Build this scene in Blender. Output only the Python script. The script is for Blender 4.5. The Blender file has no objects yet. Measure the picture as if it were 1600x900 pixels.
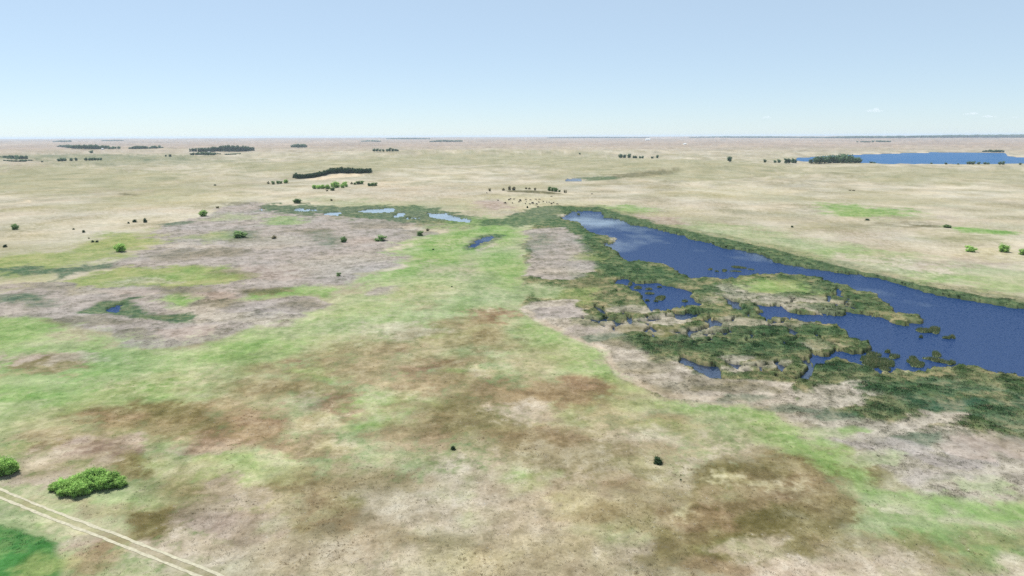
import bpy, bmesh, math, random
import numpy as np
from mathutils import Vector, Matrix

SC = bpy.context.scene
COL = SC.collection
R = math.radians
rng = np.random.default_rng(7)
random.seed(7)

# ------------------------------------------------------------------ camera
HCAM, FPX, PITCH, ROLL = 70.0, 1066.0, math.atan(237.5 / 1066.0), 0.0037
cp, sp = math.cos(PITCH), math.sin(PITCH)
FWD = np.array([0.0, cp, -sp]); _up = np.array([0.0, sp, cp]); _rt = np.array([1.0, 0, 0])
RT = _rt * math.cos(ROLL) - _up * math.sin(ROLL)
UP = _up * math.cos(ROLL) + _rt * math.sin(ROLL)
cam = bpy.data.cameras.new('camera'); cam.sensor_width = 36; cam.lens = 36 * FPX / 1600
cam.clip_start = 1; cam.clip_end = 200000
co = bpy.data.objects.new('camera', cam); COL.objects.link(co)
co.matrix_world = Matrix(((RT[0], UP[0], -FWD[0], 0), (RT[1], UP[1], -FWD[1], 0), (RT[2], UP[2], -FWD[2], HCAM), (0, 0, 0, 1)))
SC.camera = co

# ------------------------------------------------------------------ sky and sun
SUN_EL, SUN_AZ = 62.0, -48.0            # azimuth from straight ahead, negative to the left
sd_ = Vector((math.sin(R(SUN_AZ)) * math.cos(R(SUN_EL)), math.cos(R(SUN_AZ)) * math.cos(R(SUN_EL)), math.sin(R(SUN_EL))))
W = bpy.data.worlds.new('World'); SC.world = W; W.use_nodes = True
nt = W.node_tree; bg = nt.nodes['Background']
sky = nt.nodes.new('ShaderNodeTexSky'); sky.sky_type = 'NISHITA'; sky.sun_disc = False
sky.sun_elevation = R(SUN_EL); sky.sun_rotation = R(SUN_AZ)
sky.altitude = 0; sky.air_density = .74; sky.dust_density = 0.1; sky.ozone_density = 3.0
veil = nt.nodes.new('ShaderNodeMixRGB'); veil.inputs[0].default_value = .45      # thin even veil of high haze over the whole sky
veil.inputs[2].default_value = (7.4, 9.1, 10.3, 1)
nt.links.new(sky.outputs[0], veil.inputs[1]); nt.links.new(veil.outputs[0], bg.inputs[0]); bg.inputs[1].default_value = 0.072
sl = bpy.data.lights.new('sun', 'SUN'); sl.energy = 5.0; sl.angle = R(0.53); sl.color = (1.0, 0.96, 0.905)
so = bpy.data.objects.new('sun', sl); COL.objects.link(so)
so.rotation_euler = sd_.to_track_quat('Z', 'Y').to_euler()
SC.view_settings.view_transform = 'Standard'; SC.view_settings.look = 'None'
SC.view_settings.exposure = 0.60; SC.view_settings.gamma = 1.0
SC.view_settings.use_curve_mapping = False
SC.cycles.use_denoising = False
SC.cycles.max_bounces = 4; SC.cycles.diffuse_bounces = 2; SC.cycles.glossy_bounces = 2
SC.cycles.transparent_max_bounces = 6; SC.cycles.volume_bounces = 1

# ------------------------------------------------------------------ noise
_perm = np.random.default_rng(3).permutation(256).astype(np.int64)
_ga = np.random.default_rng(5).random(256) * 2 * np.pi
_gx, _gy = np.cos(_ga), np.sin(_ga)
def perlin(x, y, seed=0):
    xi = np.floor(x).astype(np.int64); yi = np.floor(y).astype(np.int64)
    fx = x - xi; fy = y - yi
    u = fx * fx * fx * (fx * (fx * 6 - 15) + 10); v = fy * fy * fy * (fy * (fy * 6 - 15) + 10)
    def g(ix, iy, dx, dy):
        h = _perm[(_perm[(ix + seed * 37) & 255] + iy + seed * 11) & 255]
        return _gx[h] * dx + _gy[h] * dy
    a = g(xi, yi, fx, fy); b = g(xi + 1, yi, fx - 1, fy)
    c = g(xi, yi + 1, fx, fy - 1); d = g(xi + 1, yi + 1, fx - 1, fy - 1)
    return (a + u * (b - a) + v * ((c + u * (d - c)) - (a + u * (b - a)))) * 1.5
def fbm(x, y, scale, octs=4, seed=0, gain=0.5):
    s = np.zeros_like(x); a = 1.0; t = 0.0; f = 1.0 / scale
    for o in range(octs):
        s += a * perlin(x * f + o * 17.3, y * f - o * 9.1, seed + o); t += a; a *= gain; f *= 2.03
    return s / t
def sstep(a, b, x):
    t = np.clip((x - a) / (b - a), 0, 1)
    return t * t * (3 - 2 * t)

# ------------------------------------------------------------------ pixel rays (photo pixels, 1600 x 900)
def rays(px, py):
    px = np.asarray(px, float); py = np.asarray(py, float)
    d = RT[None] * ((px - 800) / FPX)[:, None] - UP[None] * ((py - 450) / FPX)[:, None] + FWD[None]
    return d
def at0(px, py):                         # meets the flat plain z = 0
    d = rays(px, py); t = HCAM / np.maximum(-d[:, 2], 1e-4)
    return d[:, :2] * t[:, None]
def P(s):
    return np.array([[float(v) for v in p.split(',')] for p in s.split()])

def signed(poly, x, y, margin):
    """distance to a closed polygon (positive inside), -margin where farther than margin"""
    out = np.full(x.shape, -margin)
    lo = poly.min(0) - margin; hi = poly.max(0) + margin
    idx = np.nonzero((x > lo[0]) & (x < hi[0]) & (y > lo[1]) & (y < hi[1]))[0]
    if not len(idx): return out
    X = x[idx]; Y = y[idx]
    d2 = np.full(X.shape, 1e18); ins = np.zeros(X.shape, bool)
    n = len(poly)
    for i in range(n):
        ax, ay = poly[i]; bx, by = poly[(i + 1) % n]
        ex, ey = bx - ax, by - ay
        L = ex * ex + ey * ey + 1e-12
        t = np.clip(((X - ax) * ex + (Y - ay) * ey) / L, 0, 1)
        d2 = np.minimum(d2, (X - ax - t * ex) ** 2 + (Y - ay - t * ey) ** 2)
        if ay != by:
            c = ((ay > Y) != (by > Y)) & (X < (bx - ax) * (Y - ay) / (by - ay) + ax)
            ins ^= c
    d = np.sqrt(d2)
    out[idx] = np.clip(np.where(ins, d, -d), -margin, margin)
    return out

# ------------------------------------------------------------------ water outlines
LAKE = P('''875,341 894,330 915,329 940,330 944,339 962,341 975,344 987,351 1007,354 1020,356 1037,361 1062,366 1085,375 1112,380
1125,386 1150,389 1187,396 1200,401 1215,410 1250,416 1300,424 1350,430 1380,435 1405,444 1432,451 1470,461 1500,466 1542,472 1562,477
1600,481 1720,506 1720,612 1600,591 1585,586 1550,584 1522,576 1492,571 1465,576 1447,581 1420,580 1390,580 1375,585 1355,573 1325,566
1307,562 1282,571 1270,572 1266,552 1295,555 1307,547 1335,552 1345,550 1365,544 1362,535 1340,532 1327,529 1322,517 1307,509 1282,506
1257,505 1245,500 1222,497 1200,500 1186,494 1182,490 1197,488 1188,484 1180,479 1184,475 1200,478 1225,479 1232,486 1262,492 1282,489
1320,491 1327,486 1350,491 1380,496 1400,507 1427,507 1440,497 1432,491 1397,490 1395,482 1382,472 1372,467 1370,459 1350,456 1335,454
1327,446 1305,444 1295,441 1275,435 1252,431 1227,429 1200,429 1160,431 1145,436 1077,435 1062,426 1040,412 1017,410 980,409 966,400
966,396 952,387 934,380 955,379 966,374 950,369 930,367 922,362 910,355 907,349 890,345''')
PONDS = [
 ('960,440 972,435 980,436 1000,442 1026,440 1040,445 1065,450 1080,457 1082,466 1102,475 1082,479 1062,482 1040,486 1017,487 1010,477 1002,467 1000,459 985,454 978,447 962,446', 'irregular reedy pond dotted with small islets west of the lake'),
 ('1132,468 1150,471 1157,478 1155,483 1147,481 1137,475', 'small dark pool between the islet pond and the lake channel'),
 ('1057,490 1082,491 1092,494 1080,497 1060,498', 'thin sliver of water just south of the islet pond'),
 ('1100,500 1115,500 1127,503 1124,506 1105,505', 'narrow dark puddle in pale reeds south of the islet pond'),
 ('1075,513 1085,515 1095,514 1112,514 1100,518 1088,519 1080,521', 'small forked puddle in the middle of the reed bed'),
 ('931,481 938,481 944,486 940,489 934,486', 'small dark pool on the western edge of the reed bed'),
 ('981,501 986,497 990,502 986,507', 'tiny pool in pale reeds north of the curved slough'),
 ('1062,556 1074,558 1086,564 1102,570 1126,573 1126,585 1134,595 1118,595 1100,588 1082,578 1066,569', 'curved dark slough at the south edge of the reed bed'),
 ('1134,568 1143,567 1156,569 1160,572 1152,575 1140,573', 'small dark pool just east of the curved slough'),
 ('1211,570 1217,567 1224,574 1221,582 1214,577', 'small dark pool west of the forked backwater'),
 ('1252,564 1262,566 1270,574 1266,588 1254,591 1250,584 1262,578', 'forked dark backwater below the lake bay'),
 ('1307,454 1313,452 1318,456 1316,462 1308,461', 'small pool inside the green peninsula in the lake'),
 ('455,328 468,324.5 476,326 490,326 504,329 484,330.5 465,329.5', 'westernmost long pale pond in the far chain'),
 ('503,336 512,332 521,331.5 533,330.5 532,336 517,337', 'small pale pond just below the westernmost long one'),
 ('555,331 570,327 595,325.5 617,324.5 617,331 590,332.5', 'broad pale pond in the middle of the far chain'),
 ('611,340 620,334.5 628,331.5 632,333 631,338 621,340', 'small pale pond joined to the broad middle one'),
 ('633,343 634,337.5 641,339 651,338 651,343 643,341', 'broken little pond full of reeds in the far chain'),
 ('663,333 680,333 695,332.5 707,336.5 737,343 735,348 718,346 700,343.5 675,341 671,336', 'easternmost tapering pale pond in the far chain'),
 ('731,386 740,379 752,372 766,368 773,371 763,376 750,381.5 738,387', 'small oblong pond set in bright green meadow'),
 ('165,487 170,482 180,474 186,476 193,487 180,490', 'small blue pond ringed by dark green rushes on the west side'),
 ('404,327 407,324.5 413,326 411,329', 'tiny pale pool at the west end of the far chain'),
]
FARPOND = P('880,282 888,279.3 898,279 908,278.6 909,282.4 890,283.6')
FARLAKE = P('1246,246.5 1270,245.5 1300,243.2 1332,242 1417,239.2 1475,238.2 1570,238.6 1574,244.5 1610,246.5 1720,247 1720,255.5 1600,255.6 1525,256 1400,256 1362,254.8 1325,253 1262,252 1244,251')
WORLD_LAKE = at0(*LAKE.T); 
def _grow(p, i):
    if not 1 <= i <= 11 or i == 7: return p
    c = p.mean(0); return c + (p - c) * np.array([1.2, 1.4])
WORLD_PONDS = [at0(*_grow(P(s), i).T) for i, (s, _) in enumerate(PONDS)]
WORLD_FARPOND = at0(*FARPOND.T); WORLD_FARLAKE = at0(*FARLAKE.T)
RIDGES = [(740, 243, 900, 260, 20), (330, 262, 500, 300, 6), (1150, 262, 500, 250, 5), (1460, 266, 420, 130, 4), (200, 236, 900, 500, 14), (540, 273, 120, 90, 5)]
WORLD_RIDGES = [(at0([a], [b])[0], c, d, e) for a, b, c, d, e in RIDGES]

def terrain(x, y):
    D = np.hypot(x, y)
    far = sstep(620, 1500, D)
    h = 0.16 * fbm(x, y, 23, 3, 40)
    hum = fbm(x, y, 330, 4, 41, .55)
    h = h + far * (10.0 * hum + 6 * np.abs(fbm(x, y, 120, 3, 47)) + 2.2 * fbm(x, y, 38, 3, 48) + 1.0)
    h = h + sstep(2600, 9000, D) * 16 * fbm(x, y, 1900, 4, 42)
    h = h + sstep(7000, 24000, D) * 26 + sstep(6000, 16000, D) * 14 * fbm(x, y, 4200, 3, 43)
    for c, rx, ry, a in WORLD_RIDGES:
        h = h + a * np.exp(-((x - c[0]) / rx) ** 2 - ((y - c[1]) / ry) ** 2)
    fl = sstep(-170, -10, signed(WORLD_FARLAKE, x, y, 200.))
    fl = np.maximum(fl, sstep(-60, -4, signed(WORLD_FARPOND, x, y, 80.)))
    h = h * (1 - fl)
    return np.maximum(h, -0.3)

_T = np.concatenate([np.geomspace(80, 700, 150), np.geomspace(705, 32000, 900)])
def ground_at(px, py):
    """first meeting of the pixel's ray with the terrain -> (n,3)"""
    d = rays(px, py); n = len(d)
    X = d[:, 0:1] * _T; Y = d[:, 1:2] * _T; Z = HCAM + d[:, 2:3] * _T
    H = terrain(X.ravel(), Y.ravel()).reshape(X.shape)
    below = Z <= H
    i = np.where(below.any(1), below.argmax(1), len(_T) - 1)
    i = np.maximum(i, 1); k = np.arange(n)
    a = (Z - H)[k, i - 1]; b = (Z - H)[k, i]
    w = np.where(a > b, a / np.maximum(a - b, 1e-9), 1); w = np.clip(w, 0, 1)
    t = _T[i - 1] + w * (_T[i] - _T[i - 1])
    x = d[:, 0] * t; y = d[:, 1] * t
    return np.stack([x, y, terrain(x, y)], 1)
def ell(cx, cy, rx, ry, rot=0, n=22):
    a = np.linspace(0, 2 * np.pi, n, endpoint=False)
    u, v = rx * np.cos(a), ry * np.sin(a); c, s = math.cos(rot), math.sin(rot)
    return np.stack([cx + u * c - v * s, cy + u * s + v * c], 1)

# ------------------------------------------------------------------ palettes: three tones from low to high noise, canopy height (m), patch size (m), detail mix
def lin(c):
    c = np.asarray(c, float) / 255
    return np.where(c <= .04045, c / 12.92, ((c + .055) / 1.055) ** 2.4)
PAL = {
 'prairie':  [(168,162,134), (196,188,165), (210,201,180), .10, 60],
 'olive':    [(148,150,116), (168,165,130), (184,178,146), .10, 50],
 'meadow':   [(136,156,108), (165,177,133), (187,187,152), .20, 22],
 'bright':   [(110,150,78), (140,170,102), (168,183,130), .25, 14],
 'lime':     [(128,148,88), (155,166,106), (172,173,122), .25, 16],
 'pinkgrey': [(138,134,122), (174,165,158), (192,183,175), .45, 9],
 'darkreed': [(58,86,56), (80,108,74), (112,128,88), .95, 7],
 'rush':     [(62,92,66), (86,112,80), (128,138,104), .3, 7],
 'reedmix':  [(76,100,62), (122,130,92), (164,154,118), .75, 8],
 'palereed': [(154,147,130), (186,177,162), (203,195,180), .5, 8],
 'teal':     [(62,96,74), (92,116,92), (134,138,114), .5, 8],
 'drypale':  [(180,166,145), (203,190,170), (214,204,186), .12, 12],
 'brown':    [(122,105,78), (146,127,97), (166,149,117), .18, 11],
 'redbrown': [(116,94,72), (146,121,97), (174,152,126), .18, 10],
 'olivebrown': [(104,98,62), (128,120,82), (152,144,106), .18, 11],
 'warmtan':  [(148,128,98), (177,157,123), (196,179,147), .15, 11],
 'mauve':    [(152,134,122), (180,164,152), (196,182,170), .14, 10],
 'crop':     [(62,116,58), (80,136,74), (112,150,90), .45, 14],
 'sand':     [(214,196,164), (226,210,182), (232,220,196), .0, 10],
 'palegreen': [(150,172,112), (176,188,138), (194,196,158), .22, 7],
 'paleyellow': [(178,172,128), (199,192,154), (212,206,174), .15, 6],
 'darkline': [(88,92,68), (110,108,80), (140,132,102), .5, 10],
 'farblue':  [(110,124,96), (134,140,108), (160,158,124), .3, 60],
}
KALB = 0.47
# zones painted in order: tone key, edge softness and outline wobble (as fractions of distance), strength, outline in photo pixels
Z = []
def zone(key, soft, wob, strength, pts, ground=True):
    p = P(pts) if isinstance(pts, str) else pts
    p = p.copy(); p[:, 1] = np.maximum(p[:, 1], 216.5)
    Z.append((key, soft, wob, strength, p))
def blob(key, cx, cy, rx, ry, s=.9, soft=.035, wob=.05, rot=0):
    near = cy > 480
    g = 1.15 if near else 1.0
    zone(key, soft * (.62 if near else 1), wob, min(1, s * (1.12 if near else 1)), ell(cx, cy, rx * g, ry * g, rot))
# --- far prairie
zone('olive', .05, .05, .75, '-200,262 100,255 300,270 330,300 240,318 60,300 -200,310')
zone('olive', .04, .05, .7, '330,262 560,246 700,238 860,238 960,246 1100,250 1200,256 1230,272 1080,285 950,278 840,262 700,256 560,268 430,270')
zone('olive', .04, .05, .55, '1180,258 1400,262 1720,262 1720,290 1400,285 1230,272')
zone('farblue', .03, .04, .7, '-60,244 100,241 250,242 330,246 300,250 200,252 60,249')
zone('farblue', .03, .04, .5, '60,252 250,248 420,248 320,256 120,258')
zone('mauve', .03, .04, .6, '20,256 50,252 60,259 28,263')
blob('mauve', 185, 300, 40, 6, .35); blob('mauve', 160, 392, 60, 6, .3)
zone('rush', .008, .01, .8, '903,277.5 935,275.5 970,276.5 965,280 930,282.5 912,280.5')
zone('darkline', .01, .015, .7, '955,272 1010,266 1060,263 1045,272 1000,277 960,278')
zone('darkline', .006, .01, .95, '790,297.6 830,298 860,299.5 885,304 862,304.2 825,301.5 795,300')
zone('sand', .005, .006, 1, '470,280.5 500,276.5 520,271 545,270 573,271.5 566,276 545,276.5 510,279.5 485,281.5')
zone('sand', .006, .01, 1, '30,315 40,312.6 51,314 47,317 36,317'); zone('sand', .004, .01, .8, '1070,223.5 1074,223.5 1073,225.5 1068,225.5')
zone('sand', .002, .003, .9, '1318,243 1332,241.4 1417,238.6 1475,237.7 1573,238.2 1575,243.6 1610,245.6 1720,246 1720,247.5 1600,247.5 1571,245.5 1568,239.5 1475,239 1417,240 1340,242.8')
zone('darkline', .006, .01, .7, '185,301 215,303 217,306 190,306'); zone('darkline', .006, .01, .6, '270,305.5 290,304 296,306 276,307')
for (x, y, w, h, k, s) in [(1100,303,8,2,'darkline',.6),(1020,312,24,3,'darkline',.45),(1050,285,14,1.5,'darkline',.4),(1300,352,40,3,'darkline',.4),(1265,354,25,4,'olive',.8),(1250,328,12,2,'darkline',.5),
   (1320,272,20,1.5,'darkline',.4),(1390,352,20,3,'darkline',.5),(1440,352,30,3,'darkline',.7),(1230,284,30,1.5,'darkline',.5),(1480,345,60,5,'mauve',.35),(1350,370,60,8,'mauve',.35),(1560,405,60,10,'mauve',.3),(1500,372,60,7,'olive',.8),
   (1420,340,40,5,'olive',.8),(1150,300,90,8,'paleyellow',.35),(1050,330,60,6,'paleyellow',.3),(1080,320,60,6,'drypale',.4),(650,300,120,12,'drypale',.5),(600,288,60,6,'sand',.3),(250,330,80,6,'drypale',.5),(300,310,90,7,'paleyellow',.4),(90,335,80,7,'drypale',.4)]:
    blob(k, x, y, w, h, s, .03, .04)
zone('bright', .02, .03, .9, '1282,318.5 1330,320 1370,325 1432,328 1405,335 1365,341 1300,336')
zone('bright', .008, .012, 1, '1465,353 1500,354.5 1550,358.5 1592,364 1575,368.5 1515,364')
zone('darkline', .006, .01, .8, '1415,351 1445,352 1478,353.5 1475,356 1440,354.5')
zone('bright', .02, .03, .8, '930,321 1000,322 1022,329 992,335 948,329')
zone('meadow', .03, .04, .75, '1180,356 1260,372 1400,395 1600,425 1720,440 1720,480 1600,460 1440,440 1300,412 1180,388 1080,366 1020,346 1100,348')
for (x, y, w, h, k, s) in [(1320,395,50,6,'bright',.5),(1280,405,30,5,'palegreen',.7),(1480,435,60,6,'bright',.7),(1580,452,40,6,'bright',.6),(1560,400,60,10,'paleyellow',.6),(1440,418,40,7,'drypale',.8),(1500,410,70,8,'mauve',.5),
   (1360,408,60,5,'drypale',.7),(1425,432,22,3,'sand',.4),(1475,446,18,3,'sand',.4),(1380,418,25,3,'sand',.35)]:
    blob(k, x, y, w, h, s, .02, .04)
# --- cattle pasture and upper meadow
zone('paleyellow', .03, .04, .5, '700,318 760,308 830,304 900,312 960,318 880,326 800,328 740,322')
zone('meadow', .03, .04, .5, '480,310 560,314 680,322 740,326 640,328 500,320')
zone('mauve', .012, .02, .9, '742,314 765,311 790,316 800,326 775,328 750,325')
# --- foreground meadow, the whole valley floor
zone('meadow', .02, .04, .95, '-400,440 70,470 110,530 190,545 300,540 380,515 450,500 520,470 560,450 640,415 640,385 700,360 745,340 820,338 850,350 830,380 830,440 815,480 850,510 930,545 960,580 1010,605 1060,625 1200,640 1260,690 1350,750 1480,800 1600,830 1720,850 1900,1050 900,1200 -400,1050')
zone('warmtan', .08, .08, .6, '620,600 760,610 900,640 1010,670 1100,690 1160,700 1120,780 1040,860 960,900 840,800 700,720 600,660')
zone('drypale', .05, .06, .7, '200,1000 300,840 380,790 470,745 560,735 640,740 760,720 850,745 960,735 1010,760 1080,740 1130,690 1200,680 1270,740 1380,830 1560,880 1720,900 1720,1200 200,1200')
# --- left marsh
zone('pinkgrey', .005, .015, .95, '330,335 350,324 390,316 420,320 470,323 560,323 700,333 745,345 690,352 650,362 690,366 640,376 600,392 640,402 622,414 560,428 545,447 470,450 390,466 300,470 240,470 200,425 150,420 200,400 250,382 232,372 255,352 290,344')
zone('pinkgrey', .005, .014, .95, '-60,452 100,440 250,448 330,440 400,445 440,455 400,470 470,462 520,476 480,494 400,508 330,534 250,545 195,545 170,522 110,512 75,498 -60,499')
zone('pinkgrey', .006, .015, .9, '568,456 585,448 625,446 628,452 600,462 575,464')
zone('lime', .02, .03, .9, '-60,405 100,393 150,372 180,360 240,366 262,380 200,392 185,405 100,415 60,430 -60,440')
zone('lime', .012, .03, .95, '112,436 180,420 260,416 350,417 400,430 385,440 320,449 262,453 200,447 130,447')
blob('bright', 320, 428, 40, 8, .5); blob('lime', 40, 440, 60, 8, .5)
blob('bright', 280, 471, 25, 13, .9, .012, .02)
zone('bright', .012, .02, .9, '360,470 420,453 470,447 527,452 515,466 470,463 420,466')
zone('bright', .02, .03, .7, '-60,498 70,500 100,520 40,545 -60,560'); zone('bright', .03, .04, .6, '150,530 185,545 175,580 90,590 60,570')
zone('teal', .008, .03, .9, '-60,420 60,418 120,414 168,410 178,420 120,428 95,440 85,430 -60,428')
zone('teal', .01, .03, .85, '-60,466 20,462 60,464 75,472 30,476 -60,478')
zone('rush', .006, .02, .95, '128,487 160,473 190,468 224,464 214,475 230,490 262,494 306,490 302,502 255,504 212,496 160,492')
for (x, y, w, h, k, s) in [(70,477,20,4,'teal',.6),(340,475,35,10,'darkline',.7),(300,485,40,6,'palereed',.6),(350,498,50,8,'palereed',.8),(290,520,40,10,'mauve',.6),(150,455,60,6,'palereed',.7),(190,458,40,7,'mauve',.6),(230,440,60,4,'palereed',.5),
   (130,505,60,8,'darkline',.45),(210,525,30,8,'darkline',.4),(95,452,60,5,'darkline',.4),(420,500,40,9,'palereed',.8),(470,478,30,6,'darkline',.5),(330,465,50,6,'mauve',.6),(420,455,40,7,'darkline',.8),(280,455,50,5,'darkline',.6),
   (420,425,70,12,'mauve',.6),(360,430,40,8,'darkline',.4),(500,420,70,12,'palereed',.5),(560,405,60,8,'palereed',.6),(470,395,90,9,'pinkgrey',.6),(420,380,60,8,'palereed',.6),(345,395,50,7,'darkline',.5),(270,400,40,8,'darkline',.45),
   (300,385,40,6,'drypale',.5),(350,368,25,4,'bright',.5),(330,372,40,5,'lime',.6),(365,340,40,6,'meadow',.6),(445,345,35,6,'bright',.7),(600,352,60,6,'darkline',.4),(660,355,40,4,'drypale',.6),(560,340,40,4,'reedmix',.6),(375,318,18,3,'darkline',.7),
   (378,368,22,9,'teal',.6),(390,375,25,5,'darkline',.6),(480,362,40,5,'darkline',.5),(520,378,22,7,'teal',.7),(505,367,18,5,'teal',.5),(440,374,50,5,'palereed',.5),(560,378,40,6,'mauve',.4),(640,365,30,4,'darkline',.4),(690,360,40,3,'drypale',.5)]:
    blob(k, x, y, w, h, s, .012, .03)
zone('teal', .006, .015, .8, '250,352 290,345 302,346 288,352 262,355')
zone('rush', .006, .03, .85, '398,323 420,319.5 470,320 560,322 620,320 680,325 742,340 800,345 775,352 735,348 690,350 650,348 600,346 540,341 480,336 430,332 402,330')
zone('reedmix', .008, .02, .6, '640,346 700,346 760,352 720,360 660,356')
# --- valley meadow detail
zone('bright', .02, .03, .85, '600,398 650,376 720,358 770,351 805,356 815,370 790,385 740,395 700,420 640,435 580,440 545,452 560,436 625,418 640,406')
zone('bright', .02, .03, .7, '750,400 800,392 820,410 830,440 800,455 770,440 740,425')
zone('bright', .03, .03, .6, '700,345 760,341 790,344 740,352 690,356')
zone('rush', .005, .01, .9, '724,388 735,376 750,367 775,364 788,369 770,379 752,386 738,391')
zone('palereed', .005, .01, .7, '740,393 756,386 772,380 776,382 762,388 748,394')
for (x, y, w, h, k, s) in [(700,420,30,12,'mauve',0.42),(750,378,60,5,'drypale',.3),(640,440,60,6,'palegreen',.5),(600,500,120,14,'palegreen',.4),(640,462,30,8,'olivebrown',.5),(660,478,14,4,'redbrown',.7),(560,490,50,10,'lime',.35),
   (735,480,40,12,'bright',.45),(760,495,32,8,'redbrown',.95),(735,503,40,8,'olivebrown',.6),(762,484,10,3,'paleyellow',.8),(780,530,40,14,'olivebrown',.6),(700,525,50,12,'lime',.6),(690,460,60,8,'paleyellow',.35),
   (640,515,60,12,'drypale',.55),(630,548,35,6,'paleyellow',.7),(560,545,90,10,'olivebrown',.5),(600,575,110,14,'brown',.55),(650,580,50,8,'redbrown',.75),(480,562,32,7,'redbrown',.7),(440,580,60,8,'brown',.6),(495,585,20,10,'bright',.7),(480,540,60,10,'palegreen',.4),
   (470,615,90,14,'olivebrown',.7),(520,630,50,8,'mauve',0.35),(735,592,26,10,'paleyellow',.85),(680,600,45,12,'redbrown',.5),(690,588,18,6,'bright',.5),(620,640,58,28,'palegreen',.9),(598,665,22,7,'bright',.8),(560,628,32,14,'redbrown',.7),(545,648,18,10,'redbrown',.8),
   (505,660,38,16,'paleyellow',.8),(432,700,24,10,'paleyellow',.9),(455,720,12,10,'palegreen',.8),(430,660,24,6,'paleyellow',.6),(395,665,50,15,'redbrown',.85),(370,690,70,16,'brown',.6),(490,700,52,16,'redbrown',.6),(545,700,26,10,'paleyellow',.7),(690,640,50,14,'olivebrown',.6),
   (660,680,60,16,'brown',.6),(670,690,30,10,'redbrown',.6),(840,690,62,22,'brown',.95),(835,685,40,14,'redbrown',.6),(740,660,70,20,'olivebrown',.5),(790,620,60,14,'redbrown',.5),(880,612,90,16,'brown',.85),(920,600,40,10,'redbrown',.6),(830,640,60,12,'drypale',.7),
   (900,640,34,14,'bright',.7),(960,640,40,9,'paleyellow',.7),(1030,665,45,10,'lime',.8),(1050,655,40,8,'brown',.5),(980,690,60,14,'drypale',0.49),(1000,705,50,12,'brown',.5),(960,625,50,9,'olivebrown',.5),(1000,625,60,10,'bright',.5),
   (820,745,44,16,'palegreen',.8),(870,720,70,14,'drypale',0.42),(790,770,70,14,'drypale',0.42),(720,750,70,16,'drypale',0.42),(560,740,60,14,'olivebrown',.6),(470,760,70,20,'olivebrown',.8),(430,745,45,10,'bright',.4),(600,760,60,16,'brown',.45),(520,800,48,26,'brown',.8),(480,815,34,10,'olivebrown',.9),
   (545,790,24,14,'bright',.3),(580,780,30,10,'drypale',0.35),(640,800,60,20,'drypale',.5),(620,840,50,14,'brown',.5),(690,855,60,18,'olivebrown',.5),(720,880,60,20,'paleyellow',.5),(760,800,70,30,'drypale',0.28),(560,860,80,24,'drypale',0.35),(440,860,70,24,'drypale',0.32),(400,800,60,26,'paleyellow',.4),
   (930,790,60,22,'paleyellow',.8),(960,830,70,20,'palegreen',.4),(880,870,80,20,'paleyellow',.4),(830,820,50,20,'drypale',0.28),(1000,870,60,24,'drypale',.7),(1000,800,50,16,'drypale',0.42),(960,755,20,9,'redbrown',.7),(1000,762,40,6,'olivebrown',.6),(1050,735,50,12,'paleyellow',.5),(1100,735,40,14,'drypale',0.35)]:
    blob(k, x, y, w, h, s, .03, .06)
zone('bright', .06, .06, .5, '-80,520 120,545 300,545 420,520 470,545 330,610 180,650 -80,690')
zone('palegreen', .03, .05, .4, '380,525 470,500 560,470 640,440 700,440 640,500 540,530 440,560')
# brown flat on the lower right
zone('olivebrown', .03, .10, 1, '900,800 960,770 1030,775 1090,750 1130,715 1180,702 1215,700 1275,715 1300,750 1365,790 1372,825 1335,862 1265,862 1210,872 1170,905 1060,880 1010,830')
for (x, y, w, h, k, s) in [(1190,770,70,22,'brown',.5),(1300,735,70,22,'olivebrown',.8),(1250,770,60,20,'brown',.5),(1090,800,60,18,'redbrown',.5),(1150,730,44,14,'olivebrown',.8),(1300,800,60,30,'olivebrown',.7),(1330,830,40,20,'olivebrown',.8),(1090,840,50,20,'olivebrown',.8),(1150,850,50,20,'lime',.35),(1148,742,14,5,'paleyellow',.9),(1075,785,12,8,'paleyellow',.9),(1192,752,16,6,'paleyellow',.9),(1225,766,18,5,'paleyellow',.7),
   (1170,850,50,18,'drypale',.6),(1220,890,70,18,'drypale',.85),(1320,885,60,16,'drypale',.85),(1060,880,60,16,'olivebrown',.7),(1120,890,50,14,'brown',.7),(1390,808,26,16,'palegreen',.8),(1400,835,30,8,'palegreen',.7),(1500,832,120,34,'meadow',1),(1430,842,60,16,'meadow',.8),(1500,850,70,16,'bright',.5),(1460,815,60,14,'bright',.3),(1440,875,80,8,'olivebrown',.7),(1560,870,50,14,'bright',.4),
   (1440,795,50,10,'drypale',0.49),(1540,815,60,10,'drypale',0.42),(1560,850,60,12,'brown',.4),(1420,860,60,10,'olivebrown',.6),(1400,882,60,12,'drypale',.7),(1590,895,40,14,'drypale',.6)]:
    blob(k, x, y, w, h, s, .025, .05)
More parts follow.
